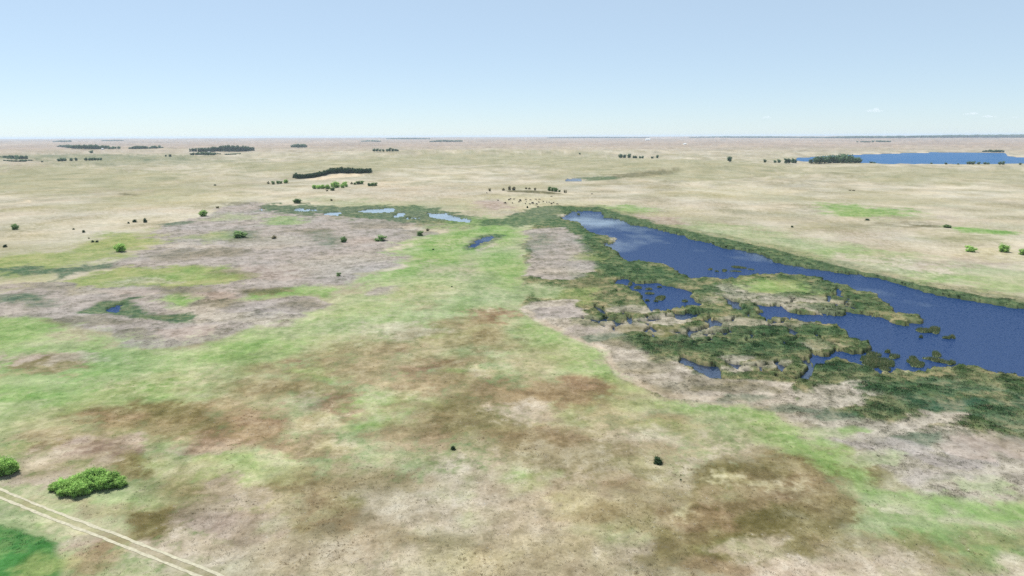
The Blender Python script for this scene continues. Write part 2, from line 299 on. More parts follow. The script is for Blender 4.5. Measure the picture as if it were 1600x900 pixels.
# left foreground
for (x, y, w, h, k, s) in [(75,568,52,14,'redbrown',.65),(30,560,30,8,'mauve',.6),(130,560,50,8,'palereed',.35),(100,560,60,8,'mauve',.3),(220,650,80,20,'olivebrown',.85),(170,650,24,7,'brown',.8),(290,665,60,22,'olivebrown',.8),(330,640,40,10,'brown',.5),(80,690,34,14,'redbrown',.75),(10,700,20,8,'redbrown',.6),(20,700,50,14,'bright',.4),
   (100,680,40,12,'paleyellow',.5),(165,706,70,22,'mauve',.95),(180,700,30,8,'sand',.25),(210,728,46,22,'olivebrown',.9),(235,722,20,12,'lime',.4),(110,720,60,10,'drypale',.8),(40,750,40,14,'mauve',.7),(90,735,50,14,'olivebrown',.4),(350,745,60,22,'palegreen',.8),(280,745,40,16,'palegreen',.7),(270,700,34,14,'meadow',.8),
   (360,718,30,10,'bright',.6),(330,700,40,10,'mauve',.6),(340,690,50,10,'redbrown',.6),(310,765,50,16,'olivebrown',.5),(240,822,62,28,'olivebrown',.95),(180,790,60,14,'palegreen',.6),(130,800,60,12,'brown',.4),(330,815,50,26,'mauve',.7),(300,860,70,14,'drypale',.8),(380,830,60,20,'mauve',.7),(370,775,40,14,'mauve',.6),(150,860,26,10,'redbrown',.75),(160,880,40,14,'brown',.6),
   (120,850,30,10,'mauve',.5),(20,800,40,8,'paleyellow',.7),(60,815,30,8,'palegreen',.9),(90,830,24,10,'paleyellow',.6),(210,620,60,10,'bright',.5),(100,630,70,14,'bright',.6),(60,650,60,14,'palegreen',.5),(190,600,90,12,'bright',.5),(280,620,60,12,'palegreen',.6),(340,600,60,10,'meadow',.7),(30,620,40,12,'bright',.6),(250,590,60,10,'paleyellow',.35),(330,560,70,12,'bright',.5),(400,540,60,10,'bright',.6),(300,550,60,8,'palegreen',.5)]:
    blob(k, x, y, w, h, s, .025, .05)
zone('crop', .006, .008, 1, '-200,800 0,822 60,842 84,853 100,885 90,930 -200,1000')
blob('lime', 70, 885, 36, 16, .55, .02, .03)
# --- right marsh
zone('reedmix', .006, .02, 1, '830,352 870,339 905,345 960,372 1000,405 1080,425 1200,420 1300,435 1450,490 1450,520 1400,590 1480,560 1720,595 1720,700 1500,690 1300,680 1260,665 1200,632 1050,622 965,590 930,545 850,510 810,485 825,440 820,390')
zone('rush', .006, .025, .85, '800,338 830,324.5 870,321 892,322 892,331 872,341 886,346 903,350 918,362 935,380 900,372 880,360 860,352 800,353 750,353 752,346')
zone('reedmix', .010, .02, .55, '873,321 940,320 975,331 1040,347 1112,364 1200,380 1300,405 1432,436 1600,466 1720,489 1720,520 1600,487 1432,457 1300,430 1200,407 1112,386 1040,367 985,356 940,340 935,334 880,336')
zone('darkreed', .006, .012, .9, '873,323.5 940,325 975,336 1040,353.5 1112,371 1200,389 1300,414 1432,445 1600,475 1720,498 1720,520 1600,487 1432,457 1300,430 1200,407 1112,386 1040,367 985,356 940,340 935,334 880,336')
zone('mauve', .006, .02, .7, '1000,335 1060,342 1075,352 1040,352 1000,343')
zone('pinkgrey', .006, .015, .9, '820,360 880,356 905,372 925,392 930,420 900,436 870,440 835,436 815,428 832,400')
zone('darkreed', .008, .02, .8, '905,350 935,370 960,395 1000,412 1075,432 1080,445 1050,448 980,436 940,432 915,410 905,380')
for (x, y, w, h, k, s) in [(845,375,18,8,'teal',.6),(830,390,14,8,'teal',.5),(920,405,24,8,'lime',.5),(880,425,40,6,'palereed',.6),(930,432,40,6,'darkreed',.5),(900,465,36,14,'lime',.6),(850,455,40,10,'meadow',.8),(920,445,40,8,'darkline',.5),(1000,428,50,7,'darkreed',.6)]:
    blob(k, x, y, w, h, s, .012, .03)
zone('palereed', .0035, .008, 1, '808,484 830,474 880,468 905,470 895,480 920,492 960,510 985,530 1000,545 1030,560 1060,560 1075,580 1120,596 1180,598 1240,600 1245,630 1200,636 1050,624 968,592 935,548 855,512')
zone('drypale', .004, .006, .8, '806,482 850,511 932,546 964,590 1046,623 1200,633 1262,668 1300,702 1310,700 1270,664 1205,627 1055,616 976,588 946,546 862,508 822,484')
for (x, y, w, h, k, s) in [(870,490,40,10,'pinkgrey',.8),(930,505,40,9,'reedmix',.5),(905,520,40,6,'pinkgrey',.6),(950,530,40,5,'teal',.6),(985,540,30,6,'darkline',.6),(1010,575,40,10,'darkline',.4),(1090,605,60,8,'darkline',.4),(1150,610,60,6,'darkline',.5),(1180,625,40,5,'teal',.5),
   (1060,560,40,8,'reedmix',.7),(960,470,40,9,'reedmix',.9),(985,485,30,6,'palereed',0.60),(950,500,36,4,'darkreed',.5),(985,515,40,8,'palereed',0.68),(1040,500,30,7,'palereed',0.68),(1020,520,50,8,'olivebrown',.5),(1000,530,24,6,'darkreed',.5),(1060,540,60,12,'darkreed',.6),(1130,545,60,12,'darkreed',.6),(1090,520,40,8,'palereed',0.38),
   (1100,488,30,5,'darkreed',.7),(1170,487,14,8,'darkreed',.8),(1150,505,40,6,'palereed',0.45),(1170,520,40,10,'darkreed',.7),(1120,455,34,6,'darkreed',.7),(1150,452,36,6,'palereed',0.45),(1180,462,50,6,'palereed',0.52),(1115,470,24,4,'palereed',0.30),(1215,447,50,10,'lime',.9),(1180,444,36,8,'bright',.5),(1250,455,40,6,'bright',.5),(1130,440,40,5,'reedmix',.6),
   (1215,472,60,6,'palereed',0.68),(1290,472,40,7,'palereed',0.52),(1250,484,50,4,'palereed',0.60),(1330,465,34,8,'darkreed',.8),(1360,480,34,8,'darkreed',.7),(1300,482,40,6,'darkreed',.6),(1290,448,30,6,'darkreed',.7),(1250,437,50,4,'darkreed',.7),(1410,498,40,6,'reedmix',.9),(1250,463,30,5,'darkreed',.5),
   (1230,515,60,8,'darkreed',.8),(1290,520,40,8,'darkreed',.8),(1230,505,40,4,'palereed',0.30),(1240,540,60,10,'darkreed',.7),(1200,550,50,10,'darkreed',.7),(1290,542,26,5,'palereed',0.38),(1200,575,50,6,'palereed',0.45),(1140,562,30,4,'palereed',0.68),(1150,582,30,5,'palereed',0.68),(1110,590,30,4,'darkreed',.6),(1300,580,30,6,'darkreed',.7),(1350,540,20,5,'darkreed',.6),
   (1330,580,40,8,'darkreed',.7),(1310,540,30,5,'reedmix',.6)]:
    blob(k, x, y, w, h, s, .01, .03)
zone('darkreed', .01, .03, .45, '1240,592 1300,580 1390,584 1450,584 1490,574 1550,588 1600,595 1720,615 1720,690 1560,672 1480,655 1420,640 1330,625 1280,612')
zone('teal', .02, .05, .6, '1370,600 1450,596 1560,605 1720,625 1720,700 1600,695 1540,672 1470,655 1400,640')
zone('palereed', .01, .05, .85, '1240,612 1290,606 1350,625 1300,640 1400,658 1480,672 1560,700 1720,712 1720,790 1600,790 1530,800 1450,780 1370,735 1300,700 1262,668 1200,640')
for (x, y, w, h, k, s) in [(1250,640,50,6,'teal',.5),(1310,648,50,7,'teal',.7),(1380,640,50,6,'darkreed',.6),(1450,660,40,10,'palereed',.8),(1440,685,40,9,'teal',.6),(1500,640,50,8,'teal',.9),(1560,650,50,10,'darkreed',.7),(1540,622,60,7,'reedmix',.6),(1340,612,40,7,'palereed',.9),(1380,700,60,10,'pinkgrey',.6),(1480,720,70,12,'pinkgrey',.7),(1550,700,60,12,'mauve',.6),
   (1580,750,50,14,'palereed',.8),(1350,720,50,8,'meadow',.6),(1300,680,50,8,'meadow',.6),(1340,676,20,6,'bright',.6),(1500,755,50,10,'meadow',.35),(1460,750,50,10,'pinkgrey',.5),(1540,770,40,8,'bright',.35),(1480,785,50,8,'palereed',.8),(1400,612,60,8,'darkreed',.9),(1420,590,50,6,'reedmix',.7),(1555,588,60,5,'reedmix',.7)]:
    blob(k, x, y, w, h, s, .012, .04)
zone('bright', .016, .06, .85, '1040,622 1120,632 1200,640 1270,690 1330,735 1410,770 1480,795 1560,805 1720,845 1720,862 1580,828 1470,808 1390,780 1320,750 1250,720 1190,690 1120,655 1060,640')
zone('bright', .02, .04, .8, '1530,800 1560,785 1720,795 1720,850 1600,822'); zone('palegreen', .03, .05, .6, '1090,640 1180,645 1240,685 1200,690 1120,660')
zone('bright', .015, .02, .75, '820,500 860,520 930,550 962,590 1000,610 960,605 900,580 840,545 810,520'); zone('palegreen', .03, .05, .5, '830,515 900,545 940,580 900,590 830,560 800,530')
_allpts = np.concatenate([z[4] for z in Z])
_g = ground_at(*_allpts.T)[:, :2]
_k = 0; ZW = []
for key, soft, wob, s, p in Z:
    ZW.append((key, soft, wob, s, _g[_k:_k + len(p)])); _k += len(p)

WORLD_FLATS = ground_at(*P('60,660 240,610 440,560 640,505 800,500 900,580 1050,650 1180,690 1300,715 1400,770 1440,880 1440,1100 150,1100 260,880 190,800 120,720').T)[:, :2]
WORLD_CHAN = ground_at(*P('955,445 1000,470 1090,480 1150,462 1230,470 1290,450 1390,485 1440,500 1300,505 1200,505 1330,530 1360,560 1340,590 1250,595 1150,580 1070,560 1000,530 900,495 930,470').T)[:, :2]
# track (two ruts), as a world line
_tr = ground_at([-60, 0, 80, 160, 240, 323, 420], [744, 771.5, 804, 834, 865, 898, 937])
TRACK = _tr[:, :2]

def fields(x, y):
    """albedo (n,3), canopy height (n), water mask distance (n), warped"""
    D = np.hypot(x, y)
    n1 = fbm(x, y, 26, 4, 1); n2 = fbm(x, y, 26, 4, 2)
    m1 = fbm(x, y, 7, 3, 3); m2 = fbm(x, y, 7, 3, 4)
    base = {s: fbm(x, y, s, 4, 10 + int(s), .6) for s in (60, 22, 14, 10, 7)}
    base[50] = base[60]; base[16] = base[14]; base[12] = base[11] = base[9] = base[10]; base[8] = base[6] = base[7]
    fine = fbm(x, y, 2.6, 3, 77, .7)
    fade = sstep(1500, 300, D)
    warm = fbm(x, y, 55, 3, 90)
    def tone(key):
        a, b, c, h, s = PAL[key]
        t = np.clip(.5 + 1.15 * base[s] + (.75 * fine) * fade, 0, 1)[:, None]
        a, b, c = lin(a), lin(b), lin(c)
        col = np.where(t < .5, a + (b - a) * (t * 2), b + (c - b) * (t * 2 - 1))
        ch = h * (.55 + .9 * np.clip(.5 - .8 * base[s] - .5 * fine, 0, 1))
        return col, ch
    col, can = tone('prairie')
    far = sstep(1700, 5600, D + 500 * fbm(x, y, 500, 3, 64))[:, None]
    col = col * (1 - far) + far * lin((182, 165, 148)) * (1 + .25 * fbm(x, y, 900, 3, 60)[:, None])  # distant ground takes a pinkish haze tone painted into its colour
    col *= (1 + .24 * fbm(x, y, 240, 4, 61) + .28 * fbm(x, y, 45, 4, 63, .6))[:, None]  # random prairie tones, strengthened so painted brightness also suggests the hills' shaded relief
    gr = sstep(-.05, .45, fbm(x, y, 170, 4, 62))[:, None] * .5 * (1 - far)
    col = col * (1 - gr) + gr * lin((164, 161, 124))
    cache = {}
    for key, soft, wob, s, poly in ZW:
        cen = poly.mean(0); dc = max(90., np.hypot(*cen))
        dmin = max(95., np.hypot(*poly.T).min())
        marg = max(3., (soft + wob * .8) * min(np.hypot(*poly.T).max(), 2.0 * dc)) * 1.6
        lo = poly.min(0) - marg; hi = poly.max(0) + marg
        k = np.nonzero((x > lo[0]) & (x < hi[0]) & (y > lo[1]) & (y < hi[1]))[0]
        if not len(k): continue
        amp = wob * np.clip(D[k], 90, 3000) * 1.0
        wx = x[k] + amp * (1.1 * n1[k] + .5 * m1[k]); wy = y[k] + amp * (1.1 * n2[k] + .5 * m2[k]) * np.clip(D[k] / 250, 1, 4) ** .5
        d = signed(poly, wx, wy, marg)
        w = soft * np.clip(D[k], 90, 3000)
        # ragged: the fine noise eats into the edge so that it breaks up in tufts
        m = sstep(-w, w, d + w * (1.3 * base[10][k] + 1.3 * fine[k] * fade[k]))
        m = (m * s)[:, None]
        if key not in cache: cache[key] = tone(key)
        c, h = cache[key]
        col[k] = col[k] * (1 - m) + c[k] * m
        can[k] = can[k] * (1 - m[:, 0]) + h[k] * m[:, 0]
    # broad rusty and olive mottling over the old hay flats
    reg = sstep(-25, 25, signed(WORLD_FLATS, x, y, 40.) + 12 * n1)
    reg = reg * (.72 + .28 * sstep(135, 190, D))
    for key, sc_, lo, hi, sd2, amt in (('warmtan', 30, -.25, .25, 70, .6), ('olivebrown', 34, -.02, .40, 71, .6), ('brown', 24, .08, .5, 72, .6), ('redbrown', 15, .22, .6, 73, .5), ('paleyellow', 12, .2, .55, 74, .45), ('palegreen', 17, .22, .55, 75, .4)):
        c, h = tone(key)
        m = (reg * amt * sstep(lo, hi, fbm(x, y, sc_, 5, sd2, .6)))[:, None]
        col = col * (1 - m) + c * m
    # overall drift of tone in the near ground
    nearw = (sstep(420, 250, D))[:, None]
    col = col * (1 + nearw * (.22 * base[22] + .26 * fbm(x, y, 4.5, 4, 81, .65))[:, None])
    tint = np.stack([1 + .07 * warm, 1 + 0 * warm, 1 - .07 * warm], 1)
    col = col * tint
    # cut tufts of rushes darker or paler are tones of the plants themselves
    fdist = np.full(x.shape, -60.); which = np.full(x.shape, -1)
    sh = np.clip(D, 150, 900)
    for i, poly in enumerate([WORLD_LAKE] + WORLD_PONDS + [WORLD_FARLAKE, WORLD_FARPOND]):
        a = .0055 * sh if i not in (len(WORLD_PONDS) + 1,) else 0 * sh
        d = signed(poly, x + a * (1.3 * m1 + .7 * fine), y + a * 2.2 * (1.3 * m2 + .5 * fine), 60.)
        u = d > fdist; fdist = np.where(u, d, fdist); which = np.where(u, i, which)
    chn = fbm(x, y, 17, 3, 91); gate = fbm(x, y, 45, 2, 92)
    d = np.minimum((.026 + .07 * np.clip(gate, 0, .4) - np.abs(chn)) / .07, signed(WORLD_CHAN, x, y, 20.) / 3)
    d = np.where(gate > .0, d, -20.)
    u = d > fdist; fdist = np.where(u, d, fdist); which = np.where(u, len(WORLD_PONDS) + 3, which)
    # track bed lies bare and level
    trk = np.full(x.shape, 1e9)
    k = np.nonzero((D < 260) & (x < -30))[0]
    for i in range(len(TRACK) - 1):
        a, b = TRACK[i], TRACK[i + 1]; e = b - a
        t = np.clip(((x[k] - a[0]) * e[0] + (y[k] - a[1]) * e[1]) / (e @ e), 0, 1)
        trk[k] = np.minimum(trk[k], np.hypot(x[k] - a[0] - t * e[0], y[k] - a[1] - t * e[1]))
    bed = sstep(2.4, 1.5, trk); can = can * (1 - bed)
    wear = (sstep(1.5, .9, trk) * .4)[:, None]
    col = col * (1 - wear) + wear * lin((160, 152, 116))
    return np.clip(col * KALB, .004, .75), can, fdist, which, bed

# ------------------------------------------------------------------ object helpers
def mesh_np(name, V, F, mats=(), smooth=False):
    me = bpy.data.meshes.new(name); V = np.asarray(V, np.float32); F = np.asarray(F, np.int32)
    me.vertices.add(len(V)); me.vertices.foreach_set('co', V.ravel())
    k = F.shape[1]; me.loops.add(F.size); me.loops.foreach_set('vertex_index', F.ravel())
    me.polygons.add(len(F)); me.polygons.foreach_set('loop_start', np.arange(len(F), dtype=np.int32) * k)
    if smooth: me.polygons.foreach_set('use_smooth', np.ones(len(F), bool))
    me.update(calc_edges=True); me.validate()
    for m in mats: me.materials.append(m)
    return me
def link(name, me, parent=None):
    o = bpy.data.objects.new(name, me); COL.objects.link(o)
    if parent: o.parent = parent
    return o
def tag(o, label=None, cat=None, group=None, kind=None):
    if label: o['label'] = label
    if cat: o['category'] = cat
    if group: o['group'] = group
    if kind: o['kind'] = kind
    return o
def empty(name, loc, rz=0):
    o = bpy.data.objects.new(name, None); COL.objects.link(o); o.location = loc; o.rotation_euler = (0, 0, rz); o.empty_display_size = .1
    return o
def nodes(name):
    m = bpy.data.materials.new(name); m.use_nodes = True
    t = m.node_tree; b = t.nodes['Principled BSDF']
    return m, t, b
def N(t, kind, **kw):
    n = t.nodes.new(kind)
    for k, v in kw.items():
        if k in n.inputs: n.inputs[k].default_value = v
        else: setattr(n, k, v)
    return n

# ------------------------------------------------------------------ materials
def glow_through(t, b, col):
    d = t.nodes.new('ShaderNodeBsdfDiffuse'); q = t.nodes.new('ShaderNodeBsdfTranslucent'); mx = t.nodes.new('ShaderNodeMixShader'); mx.inputs[0].default_value = .42
    t.links.new(col, d.inputs['Color']); t.links.new(col, q.inputs['Color']); t.links.new(d.outputs[0], mx.inputs[1]); t.links.new(q.outputs[0], mx.inputs[2])
    out = [n for n in t.nodes if n.type == 'OUTPUT_MATERIAL'][0]; t.nodes.remove(b); t.links.new(mx.outputs[0], out.inputs['Surface'])
def mat_ground():
    m, t, b = nodes('grassland'); L = t.links.new
    at = N(t, 'ShaderNodeAttribute', attribute_name='tint')
    geo = N(t, 'ShaderNodeNewGeometry')
    n1 = N(t, 'ShaderNodeTexNoise', Scale=1.7, Detail=6., Roughness=.8); L(geo.outputs['Position'], n1.inputs['Vector'])
    n2 = N(t, 'ShaderNodeTexNoise', Scale=.16, Detail=4., Roughness=.65); L(geo.outputs['Position'], n2.inputs['Vector'])
    r1 = N(t, 'ShaderNodeMapRange'); r1.inputs['From Min'].default_value = .28; r1.inputs['From Max'].default_value = .72; r1.inputs['To Min'].default_value = .75; r1.inputs['To Max'].default_value = 1.27
    L(n1.outputs['Fac'], r1.inputs['Value'])
    r2 = N(t, 'ShaderNodeMapRange'); r2.inputs['From Min'].default_value = .3; r2.inputs['From Max'].default_value = .7; r2.inputs['To Min'].default_value = .86; r2.inputs['To Max'].default_value = 1.14
    L(n2.outputs['Fac'], r2.inputs['Value'])
    mu = N(t, 'ShaderNodeMath', operation='MULTIPLY'); L(r1.outputs[0], mu.inputs[0]); L(r2.outputs[0], mu.inputs[1])
    vm = N(t, 'ShaderNodeVectorMath', operation='SCALE'); L(at.outputs['Color'], vm.inputs[0]); L(mu.outputs[0], vm.inputs['Scale'])
    L(vm.outputs[0], b.inputs['Base Color'])
    bp = N(t, 'ShaderNodeBump', Strength=.45, Distance=.2); L(n1.outputs['Fac'], bp.inputs['Height']); L(bp.outputs[0], b.inputs['Normal'])
    b.inputs['Roughness'].default_value = 1; b.inputs['Specular IOR Level'].default_value = 0
    return m
def mat_plant(name, inst=True, col=None, var=.3):
    m, t, b = nodes(name); L = t.links.new
    geo = N(t, 'ShaderNodeNewGeometry')
    n1 = N(t, 'ShaderNodeTexNoise', Scale=2.2, Detail=2.); L(geo.outputs['Position'], n1.inputs['Vector'])
    r1 = N(t, 'ShaderNodeMapRange'); r1.inputs['From Min'].default_value = .3; r1.inputs['From Max'].default_value = .7; r1.inputs['To Min'].default_value = 1 - var; r1.inputs['To Max'].default_value = 1 + var
    L(n1.outputs['Fac'], r1.inputs['Value'])
    vm = N(t, 'ShaderNodeVectorMath', operation='SCALE'); L(r1.outputs[0], vm.inputs['Scale'])
    if inst:
        at = N(t, 'ShaderNodeAttribute', attribute_name='tint', attribute_type='INSTANCER'); L(at.outputs['Color'], vm.inputs[0])
    else:
        oi = N(t, 'ShaderNodeObjectInfo'); hs = N(t, 'ShaderNodeHueSaturation'); hs.inputs['Color'].default_value = (*col, 1)
        rv = N(t, 'ShaderNodeMapRange'); rv.inputs['To Min'].default_value = .8; rv.inputs['To Max'].default_value = 1.22
        L(oi.outputs['Random'], rv.inputs['Value']); L(rv.outputs[0], hs.inputs['Value']); L(hs.outputs[0], vm.inputs[0])
    glow_through(t, b, vm.outputs[0])
    return m
def mat_flat(name, col, rough=.9, scale=3., var=.15, spec=.2):
    m, t, b = nodes(name); L = t.links.new
    geo = N(t, 'ShaderNodeNewGeometry'); n1 = N(t, 'ShaderNodeTexNoise', Scale=scale, Detail=4.); L(geo.outputs['Position'], n1.inputs['Vector'])
    r1 = N(t, 'ShaderNodeMapRange'); r1.inputs['From Min'].default_value = .3; r1.inputs['From Max'].default_value = .7; r1.inputs['To Min'].default_value = 1 - var; r1.inputs['To Max'].default_value = 1 + var
    L(n1.outputs['Fac'], r1.inputs['Value'])
    vm = N(t, 'ShaderNodeVectorMath', operation='SCALE'); vm.inputs[0].default_value = col; L(r1.outputs[0], vm.inputs['Scale'])
    L(vm.outputs[0], b.inputs['Base Color']); b.inputs['Roughness'].default_value = rough; b.inputs['Specular IOR Level'].default_value = spec
    return m
def mat_water(name, lo, hi, cap_calm, cap_wind, base):
    m, t, b = nodes(name); L = t.links.new
    geo = N(t, 'ShaderNodeNewGeometry')
    mp = N(t, 'ShaderNodeMapping'); mp.inputs['Rotation'].default_value = (0, 0, R(25)); mp.inputs['Scale'].default_value = (1, 2.2, 1); L(geo.outputs['Position'], mp.inputs['Vector'])
    rip = N(t, 'ShaderNodeTexNoise', Scale=1.1, Detail=2., Roughness=.6); L(mp.outputs[0], rip.inputs['Vector'])
    mp2 = N(t, 'ShaderNodeMapping'); mp2.inputs['Scale'].default_value = (1, .6, 1); L(geo.outputs['Position'], mp2.inputs['Vector'])
    wind = N(t, 'ShaderNodeTexNoise', Scale=.014, Detail=4., Roughness=.55); L(mp2.outputs[0], wind.inputs['Vector'])
    mr = N(t, 'ShaderNodeMapRange'); mr.inputs['From Min'].default_value = .34; mr.inputs['From Max'].default_value = .56; mr.inputs['To Min'].default_value = lo; mr.inputs['To Max'].default_value = hi
    sx = N(t, 'ShaderNodeSeparateXYZ'); L(geo.outputs['Position'], sx.inputs[0])     # sheltered head of the lake, open reach nearer
    fe = N(t, 'ShaderNodeMapRange'); fe.inputs['From Min'].default_value = 220; fe.inputs['From Max'].default_value = 560; fe.inputs['To Min'].default_value = .22; fe.inputs['To Max'].default_value = -.06
    L(sx.outputs['Y'], fe.inputs['Value'])
    wv = N(t, 'ShaderNodeMath', operation='ADD'); L(wind.outputs['Fac'], wv.inputs[0]); L(fe.outputs[0], wv.inputs[1])
    L(wv.outputs[0], mr.inputs['Value'])
    c0 = N(t, 'ShaderNodeVectorMath', operation='SUBTRACT'); L(rip.outputs['Color'], c0.inputs[0]); c0.inputs[1].default_value = (.5, .5, .5)
    c1 = N(t, 'ShaderNodeVectorMath', operation='MULTIPLY'); L(c0.outputs[0], c1.inputs[0]); c1.inputs[1].default_value = (1, 1, 0)
    c2 = N(t, 'ShaderNodeVectorMath', operation='SCALE'); L(c1.outputs[0], c2.inputs[0]); L(mr.outputs[0], c2.inputs['Scale'])
    c3 = N(t, 'ShaderNodeVectorMath', operation='ADD'); L(c2.outputs[0], c3.inputs[0]); c3.inputs[1].default_value = (0, 0, 1)
    c4 = N(t, 'ShaderNodeVectorMath', operation='NORMALIZE'); L(c3.outputs[0], c4.inputs[0])
    # ruffled water shows the facets that face the viewer, so it mirrors less sky than calm water does
    fr = N(t, 'ShaderNodeFresnel', IOR=1.333); L(c4.outputs[0], fr.inputs['Normal'])
    cap = N(t, 'ShaderNodeMapRange'); cap.inputs['From Min'].default_value = .34; cap.inputs['From Max'].default_value = .56; cap.inputs['To Min'].default_value = cap_calm; cap.inputs['To Max'].default_value = cap_wind
    L(wv.outputs[0], cap.inputs['Value'])
    fm = N(t, 'ShaderNodeMath', operation='MULTIPLY', use_clamp=True); L(fr.outputs[0], fm.inputs[0]); L(cap.outputs[0], fm.inputs[1])
    df = N(t, 'ShaderNodeBsdfDiffuse'); df.inputs['Color'].default_value = (*base, 1)
    gl = N(t, 'ShaderNodeBsdfGlossy', Roughness=.1); L(c4.outputs[0], gl.inputs['Normal'])
    mx = N(t, 'ShaderNodeMixShader'); L(fm.outputs[0], mx.inputs[0]); L(df.outputs[0], mx.inputs[1]); L(gl.outputs[0], mx.inputs[2])
    out = [n for n in t.nodes if n.type == 'OUTPUT_MATERIAL'][0]; t.nodes.remove(b); L(mx.outputs[0], out.inputs['Surface'])
    return m
M_GROUND = mat_ground(); M_TUFT = mat_plant('grass_blades', True); M_WATER = mat_water('lake_water', .3, 1.5, .85, .17, (.0055, .0235, .082)); M_WATER_CALM = mat_water('still_pond_water', .12, .4, 1.1, .9, (.006, .025, .07)); M_WATER_DARK = mat_water('peaty_pool_water', .2, .8, .6, .3, (.006, .016, .045)); M_WATER_ROUGH = mat_water('windy_lake_water', 1.5, 2.5, .2, .15, (.014, .076, .19))
M_LEAF = {'bright': mat_plant('leaf_willow', False, (.29, .46, .13), .4), 'mid': mat_plant('leaf_shrub', False, (.16, .25, .10), .3),
          'dark': mat_plant('leaf_cedar', False, (.055, .095, .045), .3), 'grey': mat_plant('leaf_russet', False, (.24, .22, .13), .3),
          'far': mat_plant('leaf_grove', False, (.115, .185, .105), .3)}
M_BARK = mat_flat('bark', (.10, .08, .06)); M_RUT = mat_flat('pale_dirt', tuple(lin((208, 203, 178)) * .50), .95, 1.5, .18, 0)
M_HIDE = mat_flat('black_hide', (.022, .018, .016), .7, 6); M_MUD = mat_flat('mossy_peat', (.085, .105, .05), .9, 1.5, .4)
M_WHITE = mat_flat('white_paint', (.72, .72, .70), .6); M_ROOF = mat_flat('grey_roof', (.35, .35, .36), .6)

# ------------------------------------------------------------------ the ground sheet
dep = np.concatenate([np.linspace(89, 44, 24), np.degrees(np.arctan(np.linspace(math.tan(R(42)), math.tan(R(38)), 12))),
                      PITCH * 180 / math.pi + np.degrees(np.arctan((np.linspace(905, 212, 640) - 450) / FPX))])
dep = np.unique(dep)[::-1]; dep = dep[dep > .14]
rad = HCAM / np.tan(np.radians(dep)); rad = np.concatenate([rad, [31000., 34000.]])
azi = np.radians(np.concatenate([np.linspace(-41.5, 41.5, 1060), np.linspace(43, 317, 110)]))
AZ, RD = np.meshgrid(azi, rad)
gx = (RD * np.sin(AZ)).ravel(); gy = (RD * np.cos(AZ)).ravel()
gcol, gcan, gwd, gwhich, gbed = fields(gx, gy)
gz = terrain(gx, gy)
gz = gz * (1 - gbed) + 0.02 * gbed
shore = np.where(gwhich == len(WORLD_PONDS) + 1, 8., .45)
wet = sstep(-shore, shore, gwd)
gz_top = gz + gcan
gzz = gz_top * (1 - wet) - 1.3 * wet
nr, nc = AZ.shape
idx = np.arange(nr * nc).reshape(nr, nc)
nxt = np.roll(idx, -1, axis=1)
quads = np.stack([idx[:-1], nxt[:-1], nxt[1:], idx[1:]], -1).reshape(-1, 4)[:, ::-1]
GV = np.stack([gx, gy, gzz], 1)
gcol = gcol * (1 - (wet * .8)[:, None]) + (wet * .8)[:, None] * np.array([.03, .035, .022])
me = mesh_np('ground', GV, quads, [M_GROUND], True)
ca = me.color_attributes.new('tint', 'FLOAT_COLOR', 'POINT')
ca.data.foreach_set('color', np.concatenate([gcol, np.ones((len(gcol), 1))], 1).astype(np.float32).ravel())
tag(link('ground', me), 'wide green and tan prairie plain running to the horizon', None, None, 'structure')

# ------------------------------------------------------------------ water, one sheet per pool, cut from the basin it lies in
WZ = -0.42
near = gwd > -np.clip(.012 * np.hypot(gx, gy), 1.2, 12)
qin = near[quads].any(1)
qw = gwhich[quads]
qown = np.where((gwd[quads].argmax(1)[:, None] == np.arange(4)), qw, 0).sum(1)
far_i = len(WORLD_PONDS) + 1
names = [('lake', 'long deep blue lake winding in from the east shore')] + [('pond', s) for _, s in PONDS] + [('lake', 'far blue lake under the horizon'), ('pond', 'small far pond on the dry prairie'), ('marsh_channel', 'narrow dark channels winding through the reed bed')]
for i, (nm, lab) in enumerate(names):
    q = quads[qin & (qown == i)]
    if not len(q): continue
    u, inv = np.unique(q, return_inverse=True)
    v = GV[u].copy(); v[:, 2] = WZ
    o = link(nm, mesh_np(nm, v, inv.reshape(-1, 4), [M_WATER_ROUGH if i == far_i else M_WATER_CALM if 13 <= i <= 18 or i == 21 else M_WATER_DARK if 2 <= i <= 11 or i > far_i + 1 else M_WATER]))
    tag(o, lab, None, None, 'structure')

# ------------------------------------------------------------------ dirt track with two ruts
def strip(off, width, z, seed):
    pts = []; seg = 60
    for i in range(len(TRACK) - 1):
        for k in range(seg): pts.append(TRACK[i] + (TRACK[i + 1] - TRACK[i]) * k / seg)
    pts = np.array(pts); tg = np.gradient(pts, axis=0); tg /= np.linalg.norm(tg, axis=1)[:, None]; nn = np.stack([-tg[:, 1], tg[:, 0]], 1)
    w1 = width * (1 + .9 * fbm(pts[:, 0], pts[:, 1], 3, 3, seed)); w2 = width * (1 + .9 * fbm(pts[:, 0], pts[:, 1], 3, 3, seed + 5))
    c = off + .12 * fbm(pts[:, 0], pts[:, 1], 12, 2, seed + 9)
    cols = [pts + nn * (c + w1)[:, None], pts + nn * c[:, None], pts + nn * (c - w2)[:, None]]
    zz = [z, z - .012, z]
    V = np.concatenate([np.concatenate([p, np.full((len(p), 1), q)], 1) for p, q in zip(cols, zz)])
    n = len(pts); i = np.arange(n - 1)
    F = np.concatenate([np.stack([i, i + 1, i + 1 + n, i + n], 1) + n * j for j in range(2)])[:, ::-1]
    return V, F
track = tag(empty('dirt_track', (0, 0, 0)), 'pale two-rut dirt track beside the green crop field', None, None, 'structure')
for off, sd in ((.88, 1), (-.88, 20)):
    V, F = strip(off, .30, .06, sd)
    link('wheel_rut', mesh_np('wheel_rut', V, F, [M_RUT], True), track)

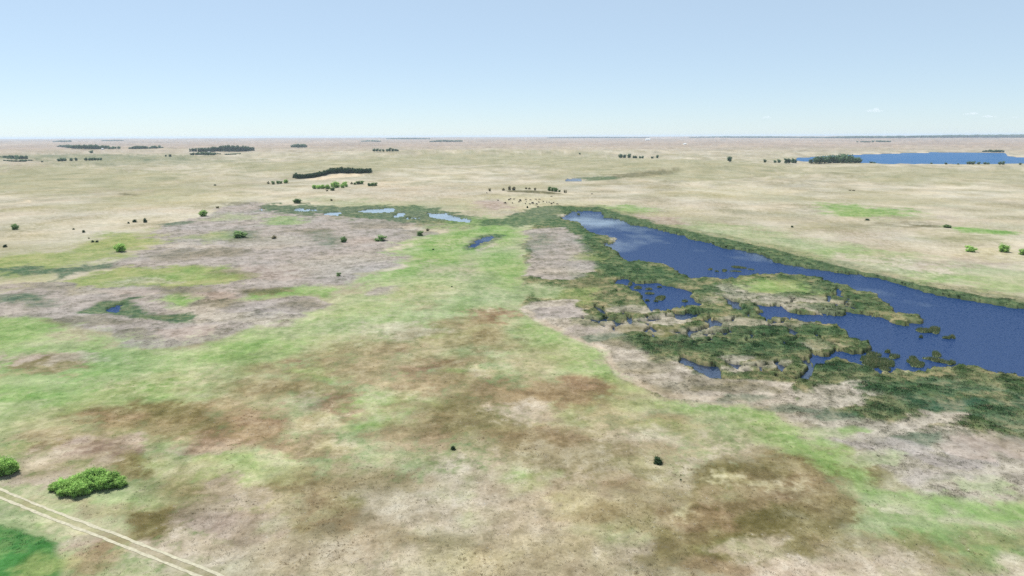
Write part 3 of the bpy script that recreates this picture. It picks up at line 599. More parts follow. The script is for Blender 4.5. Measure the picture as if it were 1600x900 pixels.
# ------------------------------------------------------------------ plants that nobody could count: reeds and grass
def blades(n, spread, h, w, lean, seed):
    r = np.random.default_rng(seed); V = []; F = []
    for i in range(n):
        a = r.random() * 6.283; q = spread * math.sqrt(r.random()); x, y = q * math.cos(a), q * math.sin(a)
        b = r.random() * 6.283; hh = h * (.6 + .5 * r.random()); l = lean * r.random() * hh; c = r.random() * 6.283
        dx, dy = math.cos(b) * w / 2, math.sin(b) * w / 2
        V += [(x - dx, y - dy, -.1), (x + dx, y + dy, -.1), (x + dx * .6 + .4 * l * math.cos(c), y + dy * .6 + .4 * l * math.sin(c), hh * .6), (x + l * math.cos(c), y + l * math.sin(c), hh)]
        k = 4 * i; F += [(k, k + 1, k + 2, k + 3)]
    return np.array(V), np.array(F)
def scatter(name, label, cat, pts, size, tint, protos):
    c = bpy.data.collections.new(name + '_forms')
    for i, (V, F) in enumerate(protos):
        c.objects.link(bpy.data.objects.new(name + '_form', mesh_np(name + '_form', V, F, [M_TUFT])))
    me = bpy.data.meshes.new(name); n = len(pts); me.vertices.add(n); me.vertices.foreach_set('co', pts.astype(np.float32).ravel())
    a = me.attributes.new('size', 'FLOAT', 'POINT'); a.data.foreach_set('value', size.astype(np.float32))
    a = me.attributes.new('turn', 'FLOAT_VECTOR', 'POINT'); tv = np.zeros((n, 3), np.float32); tv[:, 2] = rng.random(n) * 6.283; a.data.foreach_set('vector', tv.ravel())
    a = me.color_attributes.new('tint', 'FLOAT_COLOR', 'POINT'); a.data.foreach_set('color', np.concatenate([tint, np.ones((n, 1))], 1).astype(np.float32).ravel())
    o = tag(link(name, me), label, cat, None, 'stuff')
    g = bpy.data.node_groups.new(name + '_scatter', 'GeometryNodeTree')
    g.interface.new_socket('Geometry', in_out='INPUT', socket_type='NodeSocketGeometry'); g.interface.new_socket('Geometry', in_out='OUTPUT', socket_type='NodeSocketGeometry')
    gi = g.nodes.new('NodeGroupInput'); go = g.nodes.new('NodeGroupOutput'); ip = g.nodes.new('GeometryNodeInstanceOnPoints')
    ci = g.nodes.new('GeometryNodeCollectionInfo'); ci.inputs[0].default_value = c; ci.inputs['Separate Children'].default_value = True; ci.inputs['Reset Children'].default_value = True
    na = g.nodes.new('GeometryNodeInputNamedAttribute'); na.data_type = 'FLOAT'; na.inputs[0].default_value = 'size'
    nb = g.nodes.new('GeometryNodeInputNamedAttribute'); nb.data_type = 'FLOAT_VECTOR'; nb.inputs[0].default_value = 'turn'
    e = g.nodes.new('FunctionNodeEulerToRotation')
    l = g.links.new; l(gi.outputs[0], ip.inputs['Points']); l(ci.outputs[0], ip.inputs['Instance']); ip.inputs['Pick Instance'].default_value = True
    l(na.outputs[0], ip.inputs['Scale']); l(nb.outputs[0], e.inputs[0]); l(e.outputs[0], ip.inputs['Rotation']); l(ip.outputs[0], go.inputs[0])
    md = o.modifiers.new('scatter', 'NODES'); md.node_group = g
    return o
# candidate points, denser close by
nC = 480000
ca_ = np.radians(rng.uniform(-42, 42, nC)); dd = HCAM / np.tan(np.radians(rng.uniform(4.6, 37, nC)))
cx_, cy_ = dd * np.sin(ca_), dd * np.cos(ca_)
ccol, ccan, cwd, _, cbed = fields(cx_, cy_)
cz_ = terrain(cx_, cy_)
dry = (cwd < -.5) & (cbed < .2)
tall = dry & (ccan > .28) & (dd > 135)
k = np.nonzero(tall)[0]
k = k[rng.random(len(k)) < np.clip(ccan[k] * 1.1, .4, 1)]
jit = rng.uniform(.72, 1.3, len(k))[:, None]
dead = (rng.random(len(k)) < .10)[:, None]; ccol[k] = np.where(dead, ccol[k] * .35 + .65 * lin((196, 180, 146)) * KALB, ccol[k])
scatter('reeds', 'dense reeds and rushes filling the marsh beds around the lake', 'reeds', np.stack([cx_, cy_, cz_ + ccan * .45], 1)[k], ccan[k] * rng.uniform(.5, 1.05, len(k)), np.clip(ccol[k] * jit * 1.35, 0, .8),
        [blades(16, .6, 1.0, .12, .9, s) for s in (1, 2, 3, 4)])
k = np.nonzero(dry & ~tall & (dd < 330))[0]; k = k[rng.random(len(k)) < .46]
jit = rng.choice([.72, .88, 1., 1.12, 1.35], len(k), p=[.10, .2, .3, .25, .15])[:, None] * 1.55 * (1 + .6 * fbm(cx_[k], cy_[k], 2.4, 3, 33))[:, None]
scatter('grass', 'short tufted meadow grass covering the near valley floor', 'grass', np.stack([cx_, cy_, cz_ + ccan * .5], 1)[k], rng.uniform(.07, .20, len(k)) * (1 + .9 * (rng.random(len(k)) < .12)), np.clip(ccol[k] * jit, 0, .8),
        [blades(10, .9, .8, .2, 1.7, s) for s in (5, 6, 7, 8)])

# dark old stalks in loose colonies, and pale seed heads, on the dry near flats
k = np.nonzero(dry & ~tall & (dd < 230) & (fbm(cx_, cy_, 14, 3, 35) + .35 * fbm(cx_, cy_, 3, 2, 36) > .24))[0]; k = k[rng.random(len(k)) < .035]
scatter('dead_stalks', 'scattered clumps of dark dead stalks on the dry near flats', 'dead stalks', np.stack([cx_, cy_, cz_ + ccan * .5], 1)[k], rng.uniform(.12, .36, len(k)), np.clip(ccol[k] * np.array([1.15, 1.02, .95]), 0, .8),
        [blades(12, .6, 1.0, .14, 1.0, s) for s in (9, 10, 11)])
k = np.nonzero(dry & ~tall & (dd < 260))[0]; k = k[rng.random(len(k)) < .012]
scatter('seed_heads', 'tiny whitish seed heads dotted over the near grass', 'seed heads', np.stack([cx_, cy_, cz_ + ccan * .5], 1)[k], rng.uniform(.12, .3, len(k)), np.full((len(k), 3), .72) * np.array([1, .97, .88]),
        [blades(9, .7, .6, .25, 2.2, s) for s in (12, 13)])

# ------------------------------------------------------------------ trees
def lump(r, n, seed, squash=1.0):
    bm = bmesh.new(); bmesh.ops.create_icosphere(bm, subdivisions=2, radius=r)
    V = np.array([v.co for v in bm.verts]); F = np.array([[v.index for v in f.verts] for f in bm.faces]); bm.free()
    return V, F
def crown_mesh(name, seed, mat, nlobe=6, nleaf=420, leaf=.075, tall=1.0, base=.12, spread=.36, cone=0., lob=1.0):
    """crown inside a unit footprint: height 1, width 1, many small leaf faces over a few lobes, with a thin inner mass of twigs and leaves"""
    r = np.random.default_rng(seed); lobes = []; base = base * .4
    for i in range(nlobe):
        a = 6.283 * (i + r.random() * .7) / nlobe; h = base + (1 - base) * (.25 + .5 * r.random())
        q = spread * (.55 + .45 * r.random()) * (1 - cone * (h - base)); rr = (.20 + .10 * r.random()) * lob
        lobes.append((q * math.cos(a), q * math.sin(a), h, rr))
    lobes.append((0, 0, .68, .27)); lobes.append((.05, -.04, .40, .34)); lobes.append((-.06, .06, .22, .30))
    for i in range(4): lobes.append((.24 * math.cos(1.57 * i + .6), .24 * math.sin(1.57 * i + .6), .2, .20))
    V = []; F = []
    for (x, y, z, rr) in lobes:
        v, f = lump(rr * .58, 0, 0); d = 1 + .18 * r.standard_normal(len(v))
        v = v * d[:, None] * np.array([1, 1, .85]) + np.array([x, y, min(z, .98 - rr * .6)]); v[:, 2] = np.maximum(v[:, 2], .03)
        F.append(np.concatenate([f, f[:, 2:3]], 1)[:, :3] + sum(len(q) for q in V)); V.append(v)
    core_n = sum(len(q) for q in V)
    lv = []; lf = []
    for i in range(nleaf):
        x, y, z, rr = lobes[r.integers(len(lobes))]
        d = r.standard_normal(3); d /= np.linalg.norm(d); d[2] = d[2] * .9 + .1
        p = np.array([x, y, min(z, .98 - rr * .6)]) + d * rr * (.66 + .62 * r.random() ** 1.6); p[2] = max(p[2], .04)
        nrm = d + .7 * r.standard_normal(3); nrm /= np.linalg.norm(nrm)
        t = np.cross(nrm, r.standard_normal(3)); t /= np.linalg.norm(t); b = np.cross(nrm, t); s = leaf * (.6 + .8 * r.random())
        k0 = core_n + len(lv); lv += [p + s * t, p + s * .6 * b, p - s * t, p - s * .6 * b]; lf += [(k0, k0 + 1, k0 + 2), (k0, k0 + 2, k0 + 3)]
    V = np.concatenate(V + [np.array(lv)]); F = np.concatenate(F + [np.array(lf)])
    V[:, :2] /= np.percentile(np.abs(V[:, :2]), 98.5) * 2; V[:, 2] /= np.percentile(V[:, 2], 99.5)
    return mesh_np(name, V, F, [mat])
def trunk_mesh(seed):
    r = np.random.default_rng(seed); V = []; F = []
    def limb(p, q, r0, r1):
        p, q = np.array(p), np.array(q); d = q - p; d /= np.linalg.norm(d); a = np.cross(d, [.3, .9, .1]); a /= np.linalg.norm(a); b = np.cross(d, a); k = len(V)
        for c, rr in ((p, r0), (q, r1)):
            for i in range(6): V.append(c + rr * (a * math.cos(i * 1.0472) + b * math.sin(i * 1.0472)))
        for i in range(6): F.append((k + i, k + (i + 1) % 6, k + 6 + (i + 1) % 6, k + 6 + i))
    limb((0, 0, -.06), (.01, 0, .3), .045, .032); limb((.01, 0, .3), (.0, .02, .62), .032, .016)
    for i in range(4):
        a = 1.57 * i + r.random(); limb((.01, 0, .2 + .08 * i), (.24 * math.cos(a), .24 * math.sin(a), .42 + .1 * i), .02, .008)
    return mesh_np('trunk', np.array(V), np.array(F), [M_BARK])
TRUNKS = [trunk_mesh(s) for s in range(3)]
CROWNS = {k: [crown_mesh('crown', 10 * i + s, M_LEAF[k], **kw) for s in range(4)] for i, (k, kw) in enumerate({
    'bright': dict(nlobe=7, nleaf=900, leaf=.055, base=.05), 'mid': dict(nlobe=6, nleaf=600, leaf=.06, base=.08), 'dark': dict(nlobe=7, nleaf=600, leaf=.05, base=.0, spread=.22, cone=.5),
    'grey': dict(nlobe=5, nleaf=260, leaf=.06, base=.1), 'far': dict(nlobe=6, nleaf=420, leaf=.07, base=.14)}.items())}
_tn = [0]
def tree(px, py, w, h, kind, label, cat='tree', group=None, name='tree', p=None):
    """px, py: foot in photo pixels; w, h: crown size in photo pixels at that distance"""
    if p is None: p = ground_at([px], [py])[0]
    dep_ = float((np.array([p[0], p[1], p[2] - HCAM])) @ FWD); m = dep_ / FPX
    i = _tn[0] = _tn[0] + 1
    o = tag(empty(name, p, rng.random() * 6.283), label, cat, group)
    o.scale = (w * m, w * m, h * m * 1.05)
    link('trunk', TRUNKS[i % 3], o); link('crown', CROWNS[kind][i % 4], o)
    return o
ORD = ['first', 'second', 'third', 'fourth', 'fifth', 'sixth', 'seventh', 'eighth', 'ninth', 'tenth', 'eleventh', 'twelfth', 'thirteenth', 'fourteenth', 'fifteenth', 'sixteenth']
def row(items, fmt, cat, group, name='tree'):
    for i, (px, py, w, h, k) in enumerate(items):
        n = ORD[i] + ' from the left'
        if i == len(items) - 1: n = 'rightmost'
        tree(px, py, w, h, k, fmt % n, cat, group, name)
# single trees and shrubs
for a in [
  (24, 359, 10, 9, 'mid', 'lone round green shrub on the dry prairie at the west edge', 'shrub', 'shrub'),
  (8, 386.5, 6.5, 4.5, 'dark', 'small dark cedar nearest the west edge of the dry prairie', 'shrub', 'cedar'),
  (131, 363.5, 4.5, 4, 'dark', 'small dark cedar alone on the slope above the lime green meadow', 'shrub', 'cedar'),
  (115, 359, 3.5, 2.5, 'dark', 'tiny dark cedar uphill of the lone one on the western slope', 'shrub', 'cedar'),
  (145, 379, 5, 3.5, 'dark', 'western one of two touching dark cedars at the lime green meadow', 'shrub', 'cedar'),
  (151.5, 379, 5, 3.5, 'dark', 'eastern one of two touching dark cedars at the lime green meadow', 'shrub', 'cedar'),
  (139, 373, 3, 2, 'grey', 'tiny brownish bush just above the pair of touching cedars', 'shrub', 'shrub'),
  (201, 349.5, 3.5, 3, 'dark', 'smallest dark cedar of the trio above the grey marsh', 'shrub', 'cedar'),
  (210.5, 347.5, 7, 4.5, 'dark', 'low wide dark cedar in the middle of the trio above the grey marsh', 'shrub', 'cedar'),
  (227, 348, 6, 7, 'dark', 'tallest dark cedar of the trio above the grey marsh', 'shrub', 'cedar'),
  (318, 338.5, 12, 10, 'bright', 'round green tree standing alone at the northwest corner of the marsh', 'tree', 'tree'),
  (188.5, 393.5, 17, 13, 'bright', 'big round green willow on the edge of the grey marsh', 'tree', 'tree'),
  (375, 372, 22, 11, 'mid', 'loose pale green willow scrub inside the grey marsh', 'shrub', 'shrub'),
  (340, 326, 6, 4, 'grey', 'small greyish bush on the pinkish rise behind the lone green tree', 'shrub', 'shrub'),
  (428, 374, 8, 6, 'grey', 'small faded bush in the grey marsh east of the willow scrub', 'shrub', 'shrub'),
  (594.5, 377, 18, 9, 'mid', 'broad grassy green shrub amid the grey marsh', 'shrub', 'shrub'),
  (537, 379, 10, 9, 'mid', 'green shrub at the edge of the dark rush patch in the marsh', 'shrub', 'shrub'),
  (656, 369, 10, 8, 'mid', 'green shrub beside the bright meadow edge below the pale ponds', 'shrub', 'shrub'),
  (668, 361, 6, 4, 'grey', 'small brownish bush beside the green shrub below the pale ponds', 'shrub', 'shrub'),
  (529, 432.5, 8, 6.5, 'mid', 'small lone green shrub on the pinkish marsh flat', 'shrub', 'shrub'),
  (465, 318, 13, 7.5, 'mid', 'squat grey green shrub above the westernmost pale pond', 'shrub', 'shrub'),
  (518, 314, 4.5, 3.5, 'grey', 'small rust brown bush above the far chain of ponds', 'shrub', 'shrub'),
  (677, 391, 3.5, 2.6, 'dark', 'tiny dark bush in the bright green meadow', 'shrub', 'shrub'),
  (706, 449, 3, 2.2, 'dark', 'tiny dark bush on the mid meadow west of the lake', 'shrub', 'shrub'),
  (708, 703.5, 8.5, 7, 'dark', 'small dark cedar bush on the brown foreground meadow', 'shrub', 'cedar'),
  (1028, 725, 14, 11.5, 'dark', 'larger dark round cedar bush on the tan foreground meadow', 'shrub', 'cedar'),
  (1063.5, 751, 3.4, 3, 'dark', 'tiny dark bush just southeast of the round cedar', 'shrub', 'cedar'),
  (1516, 393.5, 16, 9, 'bright', 'low wide green shrub on the far lake bank, westernmost of three', 'shrub', 'shrub'),
  (1568.5, 394, 15, 12.5, 'bright', 'rounder green shrub on the far lake bank, middle of three', 'shrub', 'shrub'),
  (1598, 398.5, 13, 10, 'bright', 'green shrub on the far lake bank cut by the picture edge', 'shrub', 'shrub'),
  (1237.5, 355.5, 4, 3, 'dark', 'tiny dark bush north of the lake on tan prairie', 'shrub', 'shrub'),
  (1355, 344.5, 7, 3, 'dark', 'flat dark bush below the green meadow patch north of the lake', 'shrub', 'shrub'),
  (1480, 356, 12, 5, 'mid', 'green bush at the head of the thin green swale', 'shrub', 'shrub'),
  (1328, 298, 5, 1.6, 'grey', 'western one of two dark specks of brush on the northeast prairie', 'shrub', 'shrub'),
  (1334, 298.3, 5, 1.6, 'grey', 'eastern one of two dark specks of brush on the northeast prairie', 'shrub', 'shrub'),
  (336, 290, 4, 2, 'dark', 'tiny dark bush on the bare slope west of the shelterbelt', 'shrub', 'shrub'),
  (824, 325.3, 3, 3.4, 'dark', 'dark bush at the marsh edge below the cattle', 'shrub', 'shrub'),
  (1140, 252.5, 8, 8, 'far', 'lone round tree on the far prairie west of the far lake', 'tree', 'tree'),
  (1195, 254, 5, 5, 'far', 'small tree between the lone round one and the far lake', 'tree', 'tree'),
  (906, 241.5, 3, 2.5, 'far', 'tiny dark tree high on the middle of the far prairie', 'tree', 'tree'),
  (266, 245.5, 4, 4.5, 'far', 'small lone tree between the two western groves', 'tree', 'tree'),
  (259, 245, 3, 3.2, 'far', 'tiny tree just west of the small lone one', 'tree', 'tree'),
  (143, 239.5, 6, 4.5, 'far', 'single bluish tree on the green strip under the western windbreak', 'tree', 'tree'),
  (66, 253.5, 3.5, 2.4, 'far', 'tiny dark bush on the pinkish bare ground far west', 'shrub', 'shrub')]:
    tree(a[0], a[1], a[2], a[3], a[4], a[5], a[6], None, a[7])
row([(419.5,287.5,4,4.5,'grey'),(427,288,5.5,5,'mid'),(434.5,287.3,6,5,'mid'),(439,286.8,5,3.5,'mid'),(446.5,286.3,7,6,'bright')], 'small green bush in the row west of the thicket, %s', 'shrub', 'bushes below the shelterbelt', 'shrub')
row([(491.5,295.3,7.5,6.5,'bright'),(498,295.3,8,6,'bright'),(504.5,295.2,8,6.5,'bright'),(512,295.4,8,7,'bright'),(511,299,4.5,3,'grey'),(519.5,298,8,5.5,'mid'),(520,292,8,6,'bright'),(525.5,293.5,11,10,'bright'),(535.5,293.8,7,6,'bright'),(541,292.4,6,6.5,'bright'),(538.5,289,8,5,'bright'),
     (549.5,288,4.5,4,'grey'),(554.5,288.6,5,3.5,'mid'),(559.5,288.3,7,5.5,'mid'),(565,288,7.5,5.5,'mid')], 'leafy green bush in the straggling line below the shelterbelt, %s', 'shrub', 'bushes below the shelterbelt', 'shrub')
row([(577,291,6,5,'mid'),(582,291,6.5,5.5,'mid'),(587,290.6,6.5,5.5,'mid')], 'green bush in the trio east of the shelterbelt line, %s', 'shrub', 'bushes below the shelterbelt', 'shrub')
row([(765.3,299,4.5,5,'grey'),(786.5,298,5,4.5,'grey'),(796,297.5,5.5,7,'grey'),(803,297.8,6.5,6,'grey')], 'dull scrubby bush, west end of the dark bank above the herd, %s', 'shrub', 'scrub above the cattle', 'shrub')
row([(822,295.6,4,3,'grey'),(827,296,5,3.2,'grey'),(836,297.6,4.5,4.4,'grey')], 'small dull bush, middle of the dark bank above the herd, %s', 'shrub', 'scrub above the cattle', 'shrub')
row([(858.5,298.5,6,7,'mid'),(863,299,5.5,6,'mid'),(868,299.6,7.5,6.5,'mid'),(874,300.2,4,3.6,'mid'),(882,301.7,2.6,5,'grey'),(884.4,301.6,2.4,5,'grey')], 'scrubby bush, east end of the dark bank above the herd, %s', 'shrub', 'scrub above the cattle', 'shrub')
row([(969.5,247,6.5,6.5,'far'),(975.5,247,6,5.5,'far'),(983,246.8,6.5,6.5,'far'),(990,247.5,4,4,'far'),(993.5,247.5,4.5,4,'far'),(1000,247.6,4,4,'far'),(1004,247.6,4,4,'far'),(1019,247.7,4.5,3,'far'),(1027,247,4.5,5,'far')], 'dark tree in the broken row on the far middle prairie, %s', 'tree', 'trees in the far middle row')
row([(1211,254.5,5,4,'far'),(1217,254.5,6,5.5,'far'),(1228,255,7,7.5,'far'),(1232.5,255,6.5,7,'far'),(1239,255,7,7.5,'far'),(1243,255,4,6,'far')], 'dark shoreline tree west of the far lake grove, %s', 'tree', 'trees on the far lake shore')
row([(1267,255,7.2,6,'far'),(1274,254.8,10.2,9,'far'),(1281,254.8,11.6,10.5,'far'),(1288,254.9,11.6,11,'far'),(1295,255,13.0,11.5,'far'),(1302,255,13.0,12,'far'),(1310,255,14.5,14,'far'),(1317,255,13.0,13.5,'far'),(1324,255,13.0,12.5,'far'),(1331,254.8,11.6,10,'far'),(1337,254.8,11.6,9,'far'),(1342,254.8,8.7,8,'far')], 'tall dark cottonwood in the grove before the far lake, %s', 'tree', 'cottonwood grove by the far lake')
row([(1361,255,6,2.6,'far'),(1366,255.3,5,2,'far')], 'low dark bush beside the far lake just east of the grove, %s', 'shrub', 'bushes on the far lake shore', 'shrub')
row([(1455,256.3,3.5,2.4,'far'),(1478,257,4.5,3,'far'),(1497,257.2,3,2,'far'),(1514,257,7,5,'far'),(1520,257,6,5,'far'),(1529,257,5,4,'far'),(1539,257,5.5,3.5,'far'),(1544,257,5,3,'far'),(1562,257.3,5,5,'far'),(1567,257.3,5,5.5,'far'),(1594,257.5,4,3,'far')], 'dark bush along the near shore of the far lake, %s', 'shrub', 'bushes on the far lake shore', 'shrub')
row([(92,252,5,4,'far'),(97,252,6,5,'far'),(101.5,252,5.5,5,'far'),(111.5,251.6,5.5,4.5,'far'),(119,251.4,4.5,5,'far')], 'bluish dark tree in the near western row, %s', 'tree', 'trees in the western row')
row([(134.5,251,5,4.8,'far'),(140,250.8,5,4.2,'far'),(144.5,250.8,5,4.5,'far'),(148.5,250.8,4.5,4.5,'far'),(153,250.6,5,4,'far'),(157.5,250.6,4.5,4,'far')], 'bluish dark tree in the eastern half of the western row, %s', 'tree', 'trees in the western row')
row([(8,246.8,6,3.5,'far'),(15,247,6.5,4.5,'far'),(20,247,6,4.5,'far'),(26,247,6,4.5,'far'),(34,249,8,5.5,'far'),(41,249,6.5,6,'far')], 'dark tree in the cluster at the west edge of the plain, %s', 'tree', 'trees at the west edge')
row([(584.5,236.8,5,4.5,'far'),(589,236.8,5.5,4.5,'far'),(594,236.8,5,3.5,'far'),(599,236.8,4.5,3.6,'far'),(605,236.6,5,4,'far'),(609,236.5,5,5.5,'far'),(613.5,236.4,5,4.5,'far'),(618,236.2,5,3.5,'far'),(621.5,236.2,4,2.8,'far')], 'dark tree in the far windbreak left of centre, %s', 'tree', 'trees in the far central windbreak')

# the curved shelterbelt of cedars
sb = P('460,278.6 470,279 488,277.8 500.5,275.2 510,272.8 517,270.9 532,269.3 548,269.8 563,270.9 578,269.6')
arc = np.concatenate([[0], np.cumsum(np.linalg.norm(np.diff(sb, axis=0), axis=1))])
tt = np.linspace(0, arc[-1], 62)
bx = np.interp(tt, arc, sb[:, 0]); by = np.interp(tt, arc, sb[:, 1])
pp = ground_at(bx, by)
for i in range(len(tt)):
    for r_ in range(2):
        if r_ and i % 2: continue
        q = pp[i].copy(); q[1] += 9 * r_ + rng.uniform(-1, 1); q[0] += rng.uniform(-1, 1)
        q[2] = terrain(q[0:1], q[1:2])[0]
        tree(0, 0, rng.uniform(5.6, 7.2), rng.uniform(5.8, 6.9), 'dark', 'dark cedar among many in the dense curved shelterbelt above the pale sand', 'cedar', 'cedars of the curved shelterbelt', 'cedar', q)

# far-off woods that read as one mass: one object each
def wood(name, label, pts, h, depth=60., per=1.6):
    """pts: foot line in photo pixels; h: height in photo pixels"""
    p = np.array(pts, float); arc = np.concatenate([[0], np.cumsum(np.abs(np.diff(p[:, 0])))])
    n = max(5, int(arc[-1] / per)); t = np.linspace(0, arc[-1], n)
    q = ground_at(np.interp(t, arc, p[:, 0]), np.interp(t, arc, p[:, 1]))
    hh = np.interp(t, arc, p[:, 2] if p.shape[1] > 2 else np.full(len(p), h))
    src = CROWNS['far'][0]; sv = np.zeros(len(src.vertices) * 3, np.float32); src.vertices.foreach_get('co', sv); sv = sv.reshape(-1, 3)
    sf = np.array([list(f.vertices) for f in src.polygons])
    V = []; F = []; c = 0
    o = q.mean(0)
    for i in range(n):
        for r_ in range(2):
            m = np.hypot(q[i, 0], q[i, 1]) / FPX
            w = per * m * rng.uniform(1.5, 2.3); hgt = hh[i] * m * rng.uniform(.75, 1.12)
            a = rng.random() * 6.283; cs, sn = math.cos(a), math.sin(a)
            v = np.stack([sv[:, 0] * cs - sv[:, 1] * sn, sv[:, 0] * sn + sv[:, 1] * cs, sv[:, 2]], 1) * np.array([w, w, hgt])
            off = q[i] - o + np.array([rng.uniform(-.4, .4) * w, r_ * depth * rng.uniform(.5, 1), 0])
            V.append(v + off); F.append(sf + c); c += len(sv)
    ob = link(name, mesh_np(name, np.concatenate(V), np.concatenate(F), [M_LEAF['far']])); ob.location = o
    return tag(ob, label, 'woods', None, 'stuff')
wood('grove', 'large dark grove left of centre under the horizon', [(298,237.5,5),(325,237.5,5.5),(336,237,7),(352,237,8.5),(372,237,8),(391,236.5,6)], 8)
wood('hedgerow', 'low dark hedge just below the large grove', [(300,242.5,3.5),(318,242.5,4),(335,242.5,2.5)], 3)
wood('hedgerow', 'short low hedge right of the one below the large grove', [(351,242.5,2),(369,242.3,2.4)], 2)
wood('windbreak', 'long bluish windbreak on the far western rise', [(92,229.5,2),(100,230.5,3.5),(115,232.5,4.5),(135,233,5.5),(150,233,5.5),(162,233,4)], 5)
wood('grove', 'tiny grove just past the end of the western windbreak', [(170,233,3),(177,233,3.5)], 3)
wood('grove', 'small dark grove between the western windbreak and the large grove', [(201,233,2),(212,233,4),(225,233,4)], 4)
wood('grove', 'faint small grove right beside the small dark one', [(233,232.5,2),(240,232,4),(246,232,2)], 3)
wood('grove', 'compact oval grove near the horizon right of the large grove', [(456,230.5,4),(465,230.8,5.5),(475,230.5,4.5)], 5)
wood('hedgerow', 'thin dark hedge line at the far west edge', [(8,251.5,1.4),(22,252.5,2),(40,252.5,1.6)], 2)
wood('hedgerow', 'thin dark hedge line behind the one at the west edge', [(-4,245.5,1.6),(12,247.5,1.4),(30,250,1.4)], 2)
wood('woods', 'thin dark wood on the horizon above the western windbreak', [(85,221.8,1.5),(101,221.8,2.2)], 2, 150)
wood('woods', 'very thin wood on the horizon right of the western windbreak', [(160,220.5,1.2),(185,220.5,1.6)], 2, 150)
wood('woods', 'thin dark wood just under the horizon left of the centre windbreak', [(566,221.5,1.5),(580,221.5,2.4),(592,221.5,1.5)], 2, 150)
wood('woods', 'long thin wood on the horizon above the centre windbreak', [(605,217.5,1.4),(640,217.5,2),(670,217.5,1.4)], 2, 200)
wood('woods', 'dark thin wood below the horizon just left of centre', [(672,221.8,1.5),(690,221.8,2.8),(720,221.5,2)], 2, 150)
wood('woods', 'thin wood below the horizon above the far lake, nearer its west end', [(1351,222.4,1.4),(1362,222.4,2)], 2, 150)
wood('woods', 'thin dark wood below the horizon above the middle of the far lake', [(1374,222,2),(1391,222,2)], 2, 150)
wood('grove', 'small dark grove on the far bank of the far lake', [(1550,238,1.5),(1558,238,3),(1566,238,3)], 3)
wood('woods', 'long blue band of distant woods on the eastern horizon', [(1290,216,1.5),(1340,216,3),(1400,215.6,2.6),(1460,215.4,3),(1520,215.2,3.6),(1600,215.2,4),(1660,215,4)], 3, 400, 3)
wood('woods', 'pale blue distant woods on the horizon right of centre', [(1085,215.2,1.2),(1130,215.4,2.2),(1200,215.4,2.2),(1285,215.6,1.6)], 2, 400, 3)
wood('woods', 'faint line of woods on the horizon at centre', [(860,215.6,1),(930,215.6,1.6),(1010,215.6,1.2)], 2, 400, 3)

# near thicket of willows and the bush beside it
def thicket(name, label, cx, cy, lobes, group=None):
    p0 = ground_at([cx], [cy])[0]; o = tag(empty(name, p0), label, 'bush', group)
    for i, (x, y, w, h) in enumerate(lobes):
        p = ground_at([x], [y])[0]; m = float(np.array([p[0], p[1], -HCAM]) @ FWD) / FPX
        c = link('crown', BIG[i % 3], o); c.location = p - p0; hv = h * rng.uniform(.62, 1.05); c.scale = (w * m, w * m, hv * m); c.rotation_euler = (0, 0, rng.random() * 6)
        s = link('stem', TRUNKS[i % 3], o); s.location = p - p0; s.scale = (w * m, w * m, h * m * .8)
    return o
BIG = [crown_mesh('crown', 300 + s, M_LEAF['bright'], nlobe=15, nleaf=3600, leaf=.034, base=.0, spread=.42, lob=.72) for s in range(3)]
thicket('willow_thicket', 'long bright green willow thicket above the two-rut track', 140, 768,
        [(89,765,22,17),(97,768,22,20),(106,773,26,26),(115,762,26,30),(121,775,24,22),(130,771,26,24),(128,757,26,24),(138,760,26,22),(112,768,24,24),(137,770,24,22),(146,760,30,30),(156,760,30,30),(163,763,26,26),(172,759,28,28),(182,760,26,24),(188,761,18,17)])
thicket('willow_bush', 'round bright green bush cut by the west picture edge above the track', 6, 740, [(-8,741,30,34),(6,742,30,32),(14,741,26,27),(20,738,18,18),(-20,736,30,30)])

